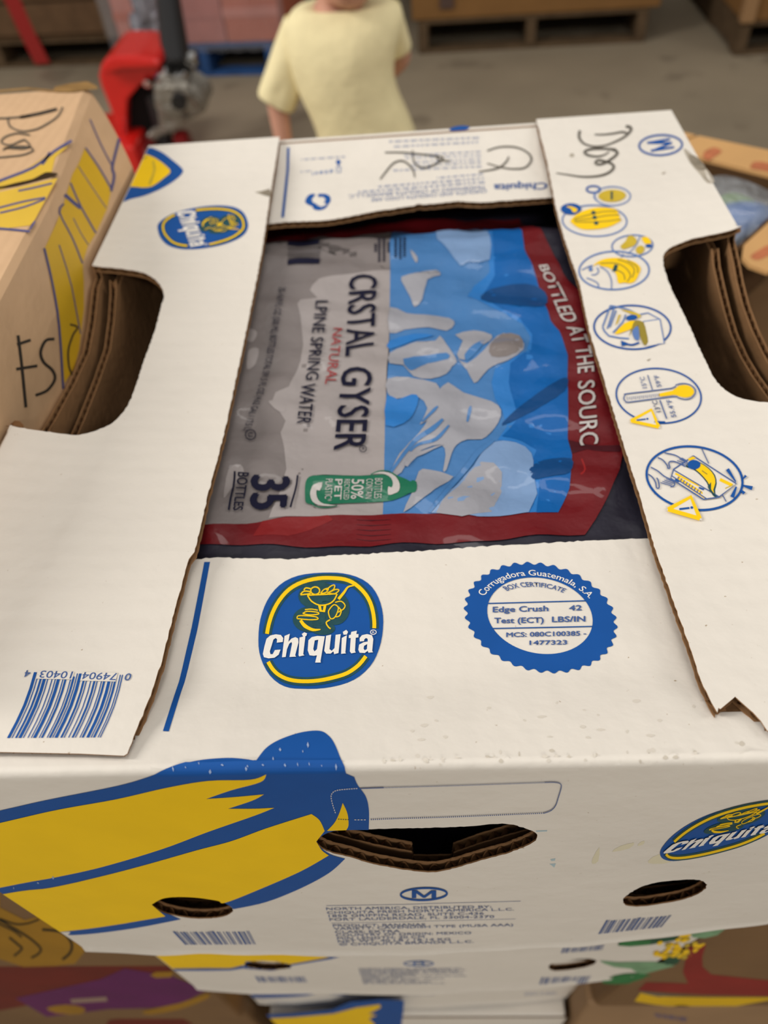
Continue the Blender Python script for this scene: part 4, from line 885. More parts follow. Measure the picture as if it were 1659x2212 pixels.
def white_stack_box(label, y0, z1, x0, x1, x1b, holes, group='white banana boxes in the middle stack', slack=0.):
    t = thing('banana_box', label, 'box', group, ((x0+x1)/2, y0+LEN/2, z1-HB))
    F = Front(y0, z1); hs = [rough(F.uv(h), .003) for h in holes]
    xs_ = np.linspace(x1b, x0, 40); bt = np.column_stack([xs_, z1-HB+.0015*np.sin(xs_*50)])
    fr_ = panel('lid_front_panel', t, np.vstack([[(x0, z1-.004), ], [(x1, z1-.004)], bt])[::-1], F, holes=hs, face=whitef, cell=.02)
    yb = lambda x, z: F.yy(np.array([x]), np.array([z]))[0]
    boxo('lid_top', t, white, x0, x1-.001, y0+.0015, y0+LEN, z1-.008, z1, bev=.003)
    boxo('lid_side_panel', t, whitef, x0, x0+.0045, y0+.02, y0+LEN, z1-HB, z1-.004, bev=0)
    slab('lid_side_panel', t, [(x1, y0+.022, z1-.008), (x1, y0+LEN, z1-.008), (x1b, y0+LEN, z1-HB), (x1b, y0+.022, z1-HB)], whitef, .0045)
    boxo('lid_back_panel', t, whitef, x0, min(x1, x1b), y0+LEN-.0045, y0+LEN, z1-HB, z1-.004, bev=0)
    boxo('tray_end_panel', t, kraftd, x0+.012, min(x1, x1b)-.012, y0+.022, y0+.026, z1-HB+.004, z1-.012, bev=0)
    return t, fr_, F
E1 = lambda c, A, B, n=24: np.array(c)+np.outer(np.cos(np.linspace(0, 2*PI, n, endpoint=False)), A)+np.outer(np.sin(np.linspace(0, 2*PI, n, endpoint=False)), B)
# second box
hl2 = E1((578, 2085), (52, 2), (0, 9.5)); hr2 = K5([(345, 297), (370, 275), (440, 262), (520, 252), (590, 250), (635, 262), (620, 285), (560, 305), (480, 318), (390, 326), (355, 318)]); hh2 = M5([(1020, 228), (1060, 215), (1500, 195), (1480, 215), (1300, 232), (1150, 246)])
B2T, B2F, S2 = white_stack_box('white banana box with green palm print, second from top of the middle stack', .025, -.249, -.2025, .188, .158, [hl2, hr2, hh2])
def lower_banana(parent, surf, blue_q, yel_qs, clip, cut=()):
    p = Print('printed_banana', parent, surf, cell=.003, clip=clip); p.cut = cut; p.poly(blue_q, blue, 0)
    for q in yel_qs: p.poly(q, yel, 1)
    p.build()
ln2 = lambda a, b, n=14: [tuple(np.array(a)+(np.array(b)-np.array(a))*i/n) for i in range(n+1)]
lower_banana(B2F, S2, M5([(-800, 60), (740, 190), (745, 238), (640, 270), (385, 312), (375, 330), (250, 345), (120, 335), (75, 330), (0, 342), (-160, 345), (-420, 345), (-800, 345)]), [M5([(-800, 60), (600, 180), (690, 236), (600, 262), (375, 302), (300, 286), (200, 280), (90, 284), (85, 305), (0, 326), (-160, 326), (-430, 330), (-800, 330)])], (-.2015, None, None, None), (S2.uv(hl2),))
p = Print('printed_size_mark', B2F, S2); p.ring((1198, 298), (95, 0), (0, 15), 2, blues, 1, 30, M5); p.text('M', M5([(1165, 308), (1232, 306), (1232, 288), (1165, 290)]), blues, 1, .02); p.build()
p = Print('printed_address', B2F, S2, stuff=True)
for k in range(11):
    y = 328+k*9.4; p.text(['NORTH AMERICA, DISTRIBUTED BY:', 'CHIQUITA FRESH NORTH AMERICA L.L.C.', '1855 GRIFFIN ROAD, SUITE C-436', 'FORT LAUDERDALE, FL 33004-2370', 'PRODUCT: BANANAS', 'VARIETY: CAVENDISH TYPE (MUSA AAA)', 'CLASS: EXTRA', 'COUNTRY OF ORIGIN: MEXICO', 'MIN LENGTH: 20 CM', 'NET WT. 40 LB / 18.14 KG', '© CHIQUITA BRANDS L.L.C.'][k], M5([(815+k*3, y+7), ([1480, 1500, 1450, 1480, 1180, 1500, 1100, 1360, 1180, 1280, 1370][k], y+5), ([1480, 1500, 1450, 1480, 1180, 1500, 1100, 1360, 1180, 1280, 1370][k], y-1), (815+k*3, y)]), blueq, 1, .02)
p.build()
p = Print('printed_barcode', B2F, S2); barcode(p, M5([(150, 380), (465, 382), (485, 420), (175, 418)]), bluet); p.build()
p = Print('printed_barcode', B2F, S2); barcode(p, K5([(440, 170), (690, 145), (665, 198), (420, 218)]), bluet); p.build()
p = Print('printed_barcode', B2F, S2); barcode(p, K5([(305, 362), (600, 352), (575, 400), (290, 404)]), bluet); p.build()
leaf = mat('leaf_green_ink', (44, 122, 66), .6, .25, noise=(90, .2)); leafd = mat('dark_green_ink', (28, 84, 60), .6, .25, noise=(90, .2)); leafp = mat('pale_green_ink', (126, 168, 128), .6, .25, noise=(90, .25))
p = Print('printed_palm', B2F, S2, clip=(None, .1862, None, None))
palm_edge = lambda z: .188+(.158-.188)*(-.249-z)/HB
p.poly(K5([(760, 165), (780, 130), (950, 110), (1150, 90), (1100, 140), (960, 165)]), leafd, 1); p.poly(K5([(760, 170), (790, 140), (960, 135), (950, 165), (830, 175)]), leaf, 2)
p.poly(K5([(1190, 95), (1250, 75), (1440, 55), (1400, 95), (1280, 125), (1210, 122)]), leafp, 2); p.poly(K5([(1030, 270), (1060, 235), (1140, 225), (1120, 280), (1050, 285)]), leafd, 2)
p.poly(K5([(650, 262), (760, 270), (980, 268), (1100, 290), (1150, 285), (1060, 340), (900, 345), (840, 310), (740, 300)]), leafp, 1, 2); p.poly(K5([(660, 390), (740, 350), (860, 335), (960, 350), (950, 375), (860, 395), (740, 402)]), leaf, 2, 2); p.poly(K5([(1000, 375), (1060, 320), (1150, 285), (1120, 350), (1050, 380)]), leaf, 2)
for k in range(46):
    a, b = random.uniform(980, 1290), random.uniform(130, 245)
    if (a-1135)**2/165**2+(b-190)**2/62**2 < 1.05: p.ell((a, b), (18, -4), (0, 12), yel if k % 3 else yeld, 2+.1*k, 10, K5)
p.ell((1160, 105), (38, -4), (0, 16), yel, 3, 12, K5); p.build()
p = Print('printed_small_text', B2F, S2, stuff=True)
for k in range(6): p.text('PRODUCT OF MEXICO', K5([(205-k, 452+k*4), (395, 446+k*4), (395, 443+k*4), (205-k, 449+k*4)]), bluet, 1)
p.build()
# third box
hl3 = M5([(480, 452), (500, 443), (600, 440), (700, 444), (700, 460), (640, 472), (520, 470)])
B3T, B3F, S3 = white_stack_box('white banana box, third from top of the middle stack', .057, -.498, -.2025, .156, .136, [hl3])
lower_banana(B3F, S3, M5([(-400, 400), (780, 470), (745, 502), (560, 488), (480, 505), (200, 520), (-200, 520)]), [M5([(-400, 400), (500, 400), (478, 440), (478, 478), (200, 495), (-200, 495)])], (-.2015, None, None, None), (S3.uv(hl3),))
p = Print('printed_address', B3F, S3, stuff=True)
for k in range(5): p.text(['NORTH AMERICA, DISTRIBUTED BY:', 'CHIQUITA FRESH NORTH AMERICA L.L.C.', 'PRODUCT: BANANAS', 'VARIETY: CAVENDISH TYPE (MUSA AAA)', 'CLASS: EXTRA'][k], M5([(1010, 470+k*9), (1300, 466+k*9), (1300, 460+k*9), (1010, 464+k*9)]), blueq, 1, .02)
p.build()
# fourth box, with its lid top showing a little
B4T, B4F, S4 = white_stack_box('white banana box with blue stalk print, fourth from top of the middle stack', .047, -.747, -.19, .134, .134, [])
p = Print('printed_banana', B4F, S4, clip=(-.19, None, None, None))
p.poly(M5([(-100, 640), (380, 620), (640, 595), (760, 545), (950, 530), (1105, 535), (1100, 600), (1080, 760), (-100, 760)]), blue, 0); p.poly(M5([(-100, 665), (400, 642), (650, 620), (800, 580), (950, 560), (955, 580), (880, 620), (930, 630), (880, 650), (920, 690), (900, 760), (-100, 760)]), yel, 1); p.build()
# pallet under the middle stack
wood = mat('pallet_wood', (132, 104, 74), .85, .15, noise=(18, .2)); woodd = mat('old_pallet_wood', (92, 74, 54), .85, .15, noise=(18, .25)); pblue = mat('blue_pallet_paint', (44, 78, 128), .75, .2, noise=(20, .25))
def pallet(label, loc, rz, w, d, m, hgt=.13, nb=7, group=None):
    t = thing('pallet', label, 'pallet', group, loc); t.rotation_euler.z = rz
    def bd(n, x0, x1, y0, y1, z0, z1):
        bm = bmesh.new(); box_bm(bm, x0, x1, y0, y1, z0, z1, bev=.003); me = bpy.data.meshes.new(n); bm.to_mesh(me); bm.free(); return link(n, me, t, [m])
    for k in range(nb):
        y = d*k/nb; bd('deck_board', 0, w, y+.004, y+d/nb-.012, hgt-.018, hgt)
    for x in (0, w/2-.025, w-.05): bd('stringer', x, x+.05, .004, d-.012, .018, hgt-.0185)
    for y in (.004, d/2-.05, d-.112): bd('base_board', 0, w, y, y+.1, 0, .0175)
    return t
pallet('wooden pallet on the floor under the stack of white boxes', (-.62, .03, FLOOR), 0, 1.2, .47, wood, hgt=-.992-FLOOR-.002)
# ---- left stack
YL = .035
SIDE_YS = [(.527, -.241), (.335, -.214), (.21, -.2062), (.05, -.2062)]
ZR = .04
def xridge(y): return np.interp(y, [q[0] for q in SIDE_YS][::-1], [q[1] for q in SIDE_YS][::-1])
def yfar(z): return .474+(.527-.474)*np.clip((np.asarray(z)-.0)/ZR, 0, 1)
def xside(y, z):
    k = np.clip((ZR-np.asarray(z))/ZR, 0, 1); xb = -.2064
    return xridge(y)*(1-k)+xb*k
class LeftSide(Hit):
    def g(s, p): return p[:, 0]-xside(p[:, 1], p[:, 2])
    def uv(s, px): return s.march(px)[:, 1:]
    def pt(s, uv, off): return np.column_stack([xside(uv[:, 0], uv[:, 1])+off, uv[:, 0], uv[:, 1]])
LT = thing('banana_box', 'tan cardboard banana box with marker writing, topmost of the left stack beside the white box', 'box', loc=(-.41, .27, -.2))
bm = bmesh.new()
ysn = np.linspace(YL, 1, 40); zsn = np.r_[np.linspace(-.205, 0, 8), np.linspace(.006, ZR-.003, 6), ZR]
V = [[bm.verts.new((float(xside(YL+(yfar(z)-YL)*t, z)) if z < ZR else float(xridge(YL+(yfar(z)-YL)*t))-.003, float(YL+(yfar(z)-YL)*t), float(z))) for t in np.linspace(0, 1, 40)] for z in zsn]
for a in range(len(V)-1):
    for b in range(39): bm.faces.new([V[a][b], V[a][b+1], V[a+1][b+1], V[a+1][b]])
XL = -.62
far = [bm.verts.new((XL, float(yfar(z)), float(z))) for z in zsn]; near = [bm.verts.new((XL, YL, float(z))) for z in zsn]
for a in range(len(V)-1):
    bm.faces.new([V[a][39], far[a], far[a+1], V[a+1][39]]); bm.faces.new([near[a], V[a][0], V[a+1][0], near[a+1]]); bm.faces.new([far[a], near[a], near[a+1], far[a+1]])
bm.faces.new([near[-1]]+V[-1]+[far[-1]]); bm.faces.new([far[0]]+V[0][::-1]+[near[0]])
bmesh.ops.recalc_face_normals(bm, faces=bm.faces[:])
LB = bm_obj('box_body', bm, LT, [brown])
LS = LeftSide(); LTP = Top(lambda x, y: 0*x+ZR)
byel = mat('ochre_ink', (226, 186, 62), .5, .3, noise=(20, .1)); byels = mat('mustard_side_ink', (222, 178, 40), .5, .3, noise=(20, .1)); purl = mat('violet_blue_ink', (84, 84, 128), .6, .25); tape = mat('clear_tape', (214, 178, 138), .25, .5)
# side print
p = Print('printed_bananas', LB, LS, cell=.01)
p.poly(F11([(505, 440), (540, 490), (662, 690), (640, 800), (572, 950), (522, 1030), (492, 1130), (500, 1250), (500, 1400), (470, 1650), (440, 1760), (380, 1850), (368, 1850), (340, 1450), (300, 1250), (265, 1040), (330, 900), (380, 770), (400, 700), (430, 600), (470, 530)]), byels, 0)
for q, w in (([(535, 270), (600, 420), (668, 550)], 3), ([(508, 440), (590, 560), (665, 690)], 4), ([(465, 550), (550, 680), (632, 800)], 2), ([(418, 650), (480, 790), (570, 950)], 4), ([(385, 720), (440, 770), (480, 800)], 8), ([(380, 775), (352, 825), (430, 980), (490, 1130)], 3.6), ([(262, 1040), (310, 1250), (350, 1500), (375, 1880)], 5), ([(350, 1020), (420, 1250), (478, 1550)], 2.6), ([(710, 385), (685, 480), (668, 560), (680, 610), (660, 700)], 6), ([(435, 860), (480, 950), (525, 1020)], 2)): p.stroke(F11(q), w, purl, 1, sm_=3)
p.build()
p = Print('handwriting', LB, LS, cell=.01)
for q, w in (([(105, 1560), (125, 1720), (152, 1990)], 6), ([(100, 1615), (180, 1588)], 6), ([(95, 1762), (220, 1742)], 6), ([(322, 1582), (270, 1592), (240, 1660), (258, 1720), (310, 1768), (325, 1822), (280, 1888), (210, 1918)], 6), ([(415, 1495), (460, 1512), (432, 1560), (405, 1650), (410, 1750), (432, 1800)], 4)): p.stroke(F11(q), w, markerd, 1, sm_=4)
p.build()
p = Print('printed_top_band', LB, LTP, cell=.02)
p.poly(F11([(-200, 720), (0, 640), (150, 572), (290, 482), (415, 425), (330, 500), (310, 585), (180, 640), (0, 695), (-200, 740)]), byel, 0); p.poly(F11([(-200, 745), (0, 705), (345, 622), (205, 878), (180, 905), (0, 928), (-200, 940)]), byel, 0)
for q, w in (([(-100, 690), (0, 640), (200, 560), (330, 460), (430, 400)], 6), ([(-50, 815), (0, 800), (150, 762), (272, 740)], 4), ([(0, 832), (150, 795), (270, 748)], 4), ([(-80, 930), (0, 925), (180, 942)], 5), ([(180, 930), (210, 880)], 4), ([(110, 700), (200, 682), (312, 655)], 4), ([(300, 470), (265, 525), (250, 540)], 6)): p.stroke(F11(q), w, purl, 1, sm_=3)
p.stroke(F11([(-150, 700), (0, 682), (100, 662), (200, 638), (280, 608), (345, 602)]), 9, mat('torn_gap', (58, 42, 24), .9, .1), 2, sm_=4, taper=(.3, .5, .8, .7, 1.5, .4)); p.build()
p = Print('handwriting', LB, LTP, cell=.02)
for q, w in (([(-60, 262), (0, 268), (100, 262), (180, 255)], 3.4), ([(120, 262), (240, 238), (340, 212)], 6), ([(50, 268), (60, 315), (130, 345), (220, 332), (300, 290), (350, 250), (375, 200)], 3.2), ([(180, 368), (100, 358), (30, 380), (10, 412), (60, 428), (120, 405), (150, 395)], 3.2), ([(150, 395), (180, 435), (130, 450), (40, 445), (20, 460)], 3.2), ([(200, 462), (180, 440), (100, 436), (30, 448)], 3.2), ([(-40, 505), (60, 496), (140, 486), (200, 462)], 3.0)): p.stroke(F11(q), w, markerd if w > 5 else marker, 3, sm_=4)
p.build()
# torn rim of the far edge
p = Print('torn_edge', LB, LTP, cell=.02, base=.0006)
p.poly(F11([(-100, 112), (0, 100), (170, 85), (320, 100), (330, 80), (420, 60), (520, 48), (570, 70), (590, 92), (520, 100), (440, 112), (360, 112), (300, 108), (160, 98), (0, 112)]), mat('torn_kraft', (150, 116, 70), .9, .1, noise=(60, .3)), 0); p.build()
# lower left boxes
BL2 = thing('banana_box', 'brown box with yellow banana drawing at the bottom left, under the tan box', 'box', loc=(-.41, .27, -.45))
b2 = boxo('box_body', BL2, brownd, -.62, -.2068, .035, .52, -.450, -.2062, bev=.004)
SL2 = Front(.035, -.206, False)
dyel = mat('shaded_mustard_ink', (160, 116, 14), .6, .25, noise=(20, .15)); dred = mat('shaded_red_ink', (106, 14, 4), .6, .25, noise=(20, .2)); dpur = mat('shaded_purple_ink', (94, 12, 86), .6, .25, noise=(20, .15)); dblk = mat('black_ink', (48, 36, 14), .7, .2)  # mustard, red and purple darkened to paint in the shade low in the stack
p = Print('printed_bananas', b2, SL2, clip=(-.619, -.2075, -.449, -.207))
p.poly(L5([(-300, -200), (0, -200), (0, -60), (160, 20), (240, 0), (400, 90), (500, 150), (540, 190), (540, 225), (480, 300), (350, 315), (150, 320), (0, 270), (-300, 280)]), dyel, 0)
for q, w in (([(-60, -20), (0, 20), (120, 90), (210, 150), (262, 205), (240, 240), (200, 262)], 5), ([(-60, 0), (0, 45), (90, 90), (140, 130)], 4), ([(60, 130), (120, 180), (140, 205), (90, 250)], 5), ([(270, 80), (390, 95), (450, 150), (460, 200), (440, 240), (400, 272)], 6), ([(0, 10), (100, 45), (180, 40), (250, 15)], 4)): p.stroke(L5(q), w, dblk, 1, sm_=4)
p.build()
BL3 = thing('banana_box', 'dark red and purple printed box at the bottom left corner', 'box', loc=(-.41, .27, -.695))
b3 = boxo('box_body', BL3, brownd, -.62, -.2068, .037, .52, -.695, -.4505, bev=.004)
SL3 = Front(.037, -.452, False)
p = Print('printed_band', b3, SL3, clip=(-.619, -.2075, -.694, -.452))
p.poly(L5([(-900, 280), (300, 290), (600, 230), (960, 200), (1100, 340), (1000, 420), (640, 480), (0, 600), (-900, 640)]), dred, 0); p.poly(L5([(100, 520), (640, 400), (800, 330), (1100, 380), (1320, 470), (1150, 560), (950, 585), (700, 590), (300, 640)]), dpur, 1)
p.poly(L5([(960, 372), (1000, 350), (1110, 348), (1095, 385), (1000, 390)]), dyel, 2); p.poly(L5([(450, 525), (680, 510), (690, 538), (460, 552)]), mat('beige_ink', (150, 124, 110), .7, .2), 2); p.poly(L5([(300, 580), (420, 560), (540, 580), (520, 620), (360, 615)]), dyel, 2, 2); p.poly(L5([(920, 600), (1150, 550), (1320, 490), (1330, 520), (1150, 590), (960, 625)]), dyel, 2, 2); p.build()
BL4 = thing('banana_box', 'plain brown box corner at the very bottom left below the purple box', 'box', loc=(-.41, .27, FLOOR+.14))
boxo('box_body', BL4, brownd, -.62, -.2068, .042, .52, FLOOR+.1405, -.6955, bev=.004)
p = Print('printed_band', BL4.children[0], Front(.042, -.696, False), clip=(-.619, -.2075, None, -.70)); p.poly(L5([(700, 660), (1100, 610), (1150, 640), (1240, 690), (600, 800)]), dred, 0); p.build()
# ---- right stack
BR1 = thing('banana_box', 'brown box with red and yellow stripes at the bottom right under the white box', 'box', loc=(.37, .24, -.624))
def lean_box(t, xa, xb, x1, y0, y1, z0, z1, m):
    bm = bmesh.new(); vs = [bm.verts.new(q) for q in ((xb, y0, z0), (x1, y0, z0), (x1, y1, z0), (xb, y1, z0), (xa, y0, z1), (x1, y0, z1), (x1, y1, z1), (xa, y1, z1))]
    for f in ((3, 2, 1, 0), (4, 5, 6, 7), (0, 1, 5, 4), (1, 2, 6, 5), (2, 3, 7, 6), (3, 0, 4, 7)): bm.faces.new([vs[i] for i in f])
    bmesh.ops.bevel(bm, geom=bm.edges[:], offset=.005, segments=2, affect='EDGES', profile=.5)
    return bm_obj('box_body', bm, t, [m])
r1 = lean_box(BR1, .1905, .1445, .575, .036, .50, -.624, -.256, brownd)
SR1 = Front(.036, -.256, False)
p = Print('printed_stripes', r1, SR1, clip=(.150, .574, -.620, -.262))
p.poly(K5([(1180, 180), (1290, 160), (1265, 240), (1268, 300), (1320, 345), (1659, 380), (1900, 395), (1900, 485), (1659, 475), (1250, 465), (880, 440), (930, 392), (1080, 395), (1180, 400), (1150, 330)]), mat('red_stripe_ink', (142, 34, 30), .6, .25, noise=(20, .15)), 0)
p.poly(K5([(860, 505), (900, 450), (1050, 478), (1300, 482), (1640, 482), (1900, 470), (1900, 500), (1660, 500), (1400, 545), (1180, 550), (980, 525)]), mat('stripe_yellow_ink', (228, 184, 8), .6, .25, noise=(20, .1)), 0)
p.poly(K5([(880, 440), (1080, 462), (1200, 470), (1000, 478), (900, 455)]), mat('grey_stripe_ink', (120, 104, 84), .6, .2), 1)
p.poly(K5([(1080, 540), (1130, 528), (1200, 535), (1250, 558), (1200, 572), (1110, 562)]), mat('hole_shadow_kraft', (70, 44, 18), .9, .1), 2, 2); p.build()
BR2 = thing('banana_box', 'pale brown box with small bar code at the bottom right corner, below the striped box', 'box', loc=(.37, .24, -.868))
r2 = boxo('box_body', BR2, mat('faded_brown_cardboard', (158, 126, 92), .7, .25, noise=(10, .12)), .139, .575, .038, .50, -.868, -.6245, bev=.004)
SR2 = Front(.038, -.626, False)
p = Print('printed_barcode', r2, SR2, clip=(.145, .574, None, -.630)); barcode(p, K5([(980, 575), (1175, 600), (1170, 630), (990, 600)]), purl); p.build()
BR3 = thing('banana_box', 'brown box out of the light, lowest of the right stack', 'box', loc=(.37, .24, FLOOR+.14))
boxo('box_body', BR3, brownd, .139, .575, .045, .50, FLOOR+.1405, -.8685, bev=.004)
# ---- open carton with bagged goods, right of the white box
ZC = -.16
OC = thing('open_carton', 'open tan carton with red print holding bagged goods, right of the white box', 'carton', loc=(.2, .78, ZC-.088))
tan = mat('tan_cardboard', (206, 160, 104), .7, .25, noise=(14, .08)); tand = mat('tan_cardboard_shaded', (84, 60, 36), .85, .15, noise=(14, .15)); rpr = mat('red_brown_ink', (186, 112, 76), .7, .2, noise=(60, .25))  # inside tone is the tan board darkened for shade within the carton
hin = at_axis(R1([(430, 360), (746, 440)]), 2, ZC); dv = hin[1]-hin[0]; dv /= np.linalg.norm(dv); nv = np.array([-dv[1], dv[0], 0.])
if nv[1] < 0: nv = -nv
C0 = hin[0]; CA, CWID, CDEP, CH = -.12, .088, .235, .088
c3 = lambda a, b, z: C0+dv*a-nv*b+np.array([0, 0, z])
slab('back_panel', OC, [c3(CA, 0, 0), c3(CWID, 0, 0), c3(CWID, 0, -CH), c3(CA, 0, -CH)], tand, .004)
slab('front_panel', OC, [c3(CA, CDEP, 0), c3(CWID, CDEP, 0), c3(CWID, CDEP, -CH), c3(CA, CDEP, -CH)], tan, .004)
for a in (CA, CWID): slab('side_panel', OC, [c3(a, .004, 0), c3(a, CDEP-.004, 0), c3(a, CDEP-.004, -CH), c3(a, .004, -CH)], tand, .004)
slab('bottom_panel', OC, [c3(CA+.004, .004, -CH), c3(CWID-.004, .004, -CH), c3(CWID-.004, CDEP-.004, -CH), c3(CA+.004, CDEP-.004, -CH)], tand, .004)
bf = at_axis(R1([(215, 118), (746, 222)]), 2, ZC+.004)
fl1 = slab('flap', OC, [c3(-.075, .002, .004), c3(CWID-.003, .002, .004), tuple(bf[1]+dv*.03), tuple(bf[0])], tan, .004)
lf = at_axis(R1([(150, 165), (255, 110)]), 2, ZC+.004)
fl2 = slab('flap', OC, [c3(CA, .002, .004), c3(-.082, .002, .004), tuple(bf[0]-dv*.004), tuple(bf[0]-dv*.06)], tan, .004)
nf = at_axis(R1([(746, 790), (560, 960), (548, 1055), (600, 1112), (746, 1165)]), 2, ZC+.004)
fl3 = slab('flap', OC, [tuple(q) for q in nf]+[tuple(nf[4]+np.array([.09, .03, 0])), tuple(nf[0]+np.array([.11, .08, 0]))], tan, .004)
PF = PF3 = Top(lambda x, y: ZC+.004+0*x)
p = Print('printed_mark', fl1, PF, base=.0004); p.poly(R1([(245, 285), (260, 240), (330, 210), (390, 240), (340, 280), (285, 312)]), rpr, 0, 2); p.build()
p = Print('printed_mark', fl1, PF, base=.0004); p.poly(R1([(610, 370), (640, 320), (746, 330), (790, 350), (780, 400), (680, 385)]), rpr, 0, 2); p.build()
p = Print('printed_mark', fl3, PF3, base=.0004); p.poly(R1([(610, 1050), (680, 1000), (760, 960), (800, 1010), (740, 1050), (660, 1080)]), rpr, 0, 2); p.build()
def lump(name, parent, c, r, m, seed, amp=.16, sub=4, sq=(1, 1, 1)):
    bm = bmesh.new(); bmesh.ops.create_icosphere(bm, subdivisions=sub, radius=1)
    rg = np.random.RandomState(seed); ks = rg.uniform(-4, 4, (7, 3)); ph = rg.uniform(0, 6, 7)
    for v in bm.verts:
        q = np.array(v.co); k = 1+amp*np.mean(np.sin(ks@q+ph))*2.2
        v.co = Vector(np.array(c)+q*k*r*np.array(sq))
    return bm_obj(name, bm, parent, [m], True)
green = mat('green_wrapper', (120, 158, 72), .4, .4, noise=(30, .2)); bluew2 = mat('blue_wrapper', (52, 116, 200), .4, .4, noise=(30, .15)); darkg = mat('dark_teal_wrapper', (60, 120, 108), .4, .4, noise=(30, .2))
def pouch(label, cpx, z, r, m, seed, sq=(1, 1, .5), nm='food_pouch'):
    c = at_axis(R1([cpx]), 2, z)[0]; t = thing(nm, label, 'pouch', loc=(c[0], c[1], z-r*.5)); lump('pouch_body', t, c, r, m, seed, sq=sq); return t
pouch('green wrapped pouch inside the open carton', (530, 620), -.20, .036, green, 1); pouch('blue wrapped pouch in front of the green one in the open carton', (590, 790), -.205, .036, bluew2, 2); pouch('dark teal pouch at the right in the open carton', (790, 640), -.205, .042, darkg, 3)
clear = mat('clear_plastic_bag', (196, 202, 206), .10, .8, bump=(45, .02), alpha=.38, coat=.6)
PB = thing('plastic_bag', 'crumpled clear plastic bag over the pouches in the open carton', 'bag', loc=tuple(at_axis(R1([(640, 660)]), 2, -.17)[0]))
lump('bag_film', PB, at_axis(R1([(670, 720)]), 2, -.20)[0], .082, clear, 5, .22, 5, (1, .85, .42))
ST = thing('stacked_carton', 'plain brown carton standing behind the right stack, under the open carton', 'carton', loc=(.2, .78, FLOOR))
boxo('box_body', ST, brownd, .212, .52, .54, .95, FLOOR, -.2525, bev=.004)
# ------------------------------------------------------------------ far pallets
def on_floor(px, z=FLOOR): return at_axis([px], 2, z)[0]
def pal_front(a, b, label, d, m, hgt=.14):
    A, B = on_floor(a), on_floor(b); w = float(np.linalg.norm((B-A)[:2])); rz = math.atan2(B[1]-A[1], B[0]-A[0])
    return pallet(label, tuple(A), rz, w, d, m, hgt), A, B, w, rz
def load(name, label, cat, A, rz, x0, x1, y0, y1, z0, z1, m, bev=.01, parts=None):
    t = thing(name, label, cat, loc=tuple(A+np.array([0, 0, z0-A[2]]))); t.rotation_euler.z = rz
    bm = bmesh.new(); box_bm(bm, x0, x1, y0, y1, 0, z1-z0, bev=bev); me = bpy.data.meshes.new('bin_wall'); bm.to_mesh(me); bm.free(); link('bin_wall', me, t, [m])
    return t
def sub(t, name, m, *d, bev=.004):
    bm = bmesh.new(); box_bm(bm, *d, bev=bev); me = bpy.data.meshes.new(name); bm.to_mesh(me); bm.free(); return link(name, me, t, [m])
bincard = mat('bin_cardboard', (128, 92, 52), .8, .2, noise=(6, .12)); bindark = mat('dark_bin_cardboard', (92, 70, 48), .8, .2, noise=(5, .2))
P1, A1, B1_, w1, rz1 = pal_front((905, 118), (1392, 92), 'old wooden pallet under the brown bin at the far right', 1.1, woodd, .15)
t = load('cardboard_bin', 'large brown cardboard bin on the pallet behind the child', 'bin', A1, rz1, -.03, w1+.05, 0, 1.1, FLOOR+.151, FLOOR+1.2, bincard)
sub(t, 'printed_patch', mat('dark_print', (84, 66, 58), .8, .2), .11, .18, -.012, -.0105, .05, .16, bev=0); sub(t, 'printed_patch', mat('dark_print', (84, 66, 58), .8, .2), .92, 1.02, -.012, -.0105, .08, .13, bev=0)
P2, A2, B2_, w2, rz2 = pal_front((-250, 158), (275, 138), 'dark wooden pallet under the wooden crate at the far left', 1.0, woodd, .13)
t = load('crate', 'dark brown crate on a pallet at the far left', 'crate', A2, rz2, 0, w2, 0, 1.0, FLOOR+.131, FLOOR+1.1, bindark)
for k in range(6): sub(t, 'plank', mat('crate_plank', (100, 76, 54), .85, .15, noise=(14, .2)), .01, w2-.06, -.016, -.0105, .03+k*.155, .03+k*.155+.14, bev=.002)
sub(t, 'corner_post', mat('grey_post', (112, 100, 88), .7, .2, noise=(20, .1)), w2-.065, w2+.005, -.02, .045, .001, .96, bev=.004)
strap = mat('red_strap', (150, 38, 34), .7, .25)
a = at_axis(PX([(8, -40), (58, 70), (92, 138)]), 1, A2[1]-.12)
bm = bmesh.new(); dw = np.array([.042, .0, 0]); vv = []
for q in a: vv.append([bm.verts.new(q-dw), bm.verts.new(q+dw), bm.verts.new(q+dw+[0, .006, 0]), bm.verts.new(q-dw+[0, .006, 0])])
for i in range(2):
    for j in range(4): bm.faces.new([vv[i][j], vv[i][(j+1) % 4], vv[i+1][(j+1) % 4], vv[i+1][j]])
bm.faces.new(vv[0][::-1]); bm.faces.new(vv[2]); bmesh.ops.recalc_face_normals(bm, faces=bm.faces[:])
tag(bm_obj('ratchet_strap', bm, None, [strap]), 'red webbing strap hanging in front of the dark crate at the far left', 'strap')
P3, A3, B3_, w3, rz3 = pal_front((300, 170), (600, 162), 'blue painted pallet under the pink wrapped boxes', 1.0, pblue, .15)
pinks = [mat('pink_carton', (196, 128, 112), .6, .3, noise=(8, .12)), mat('orange_carton', (184, 104, 78), .6, .3, noise=(8, .12)), mat('rose_carton', (180, 112, 100), .6, .3, noise=(8, .12))]
k = 0
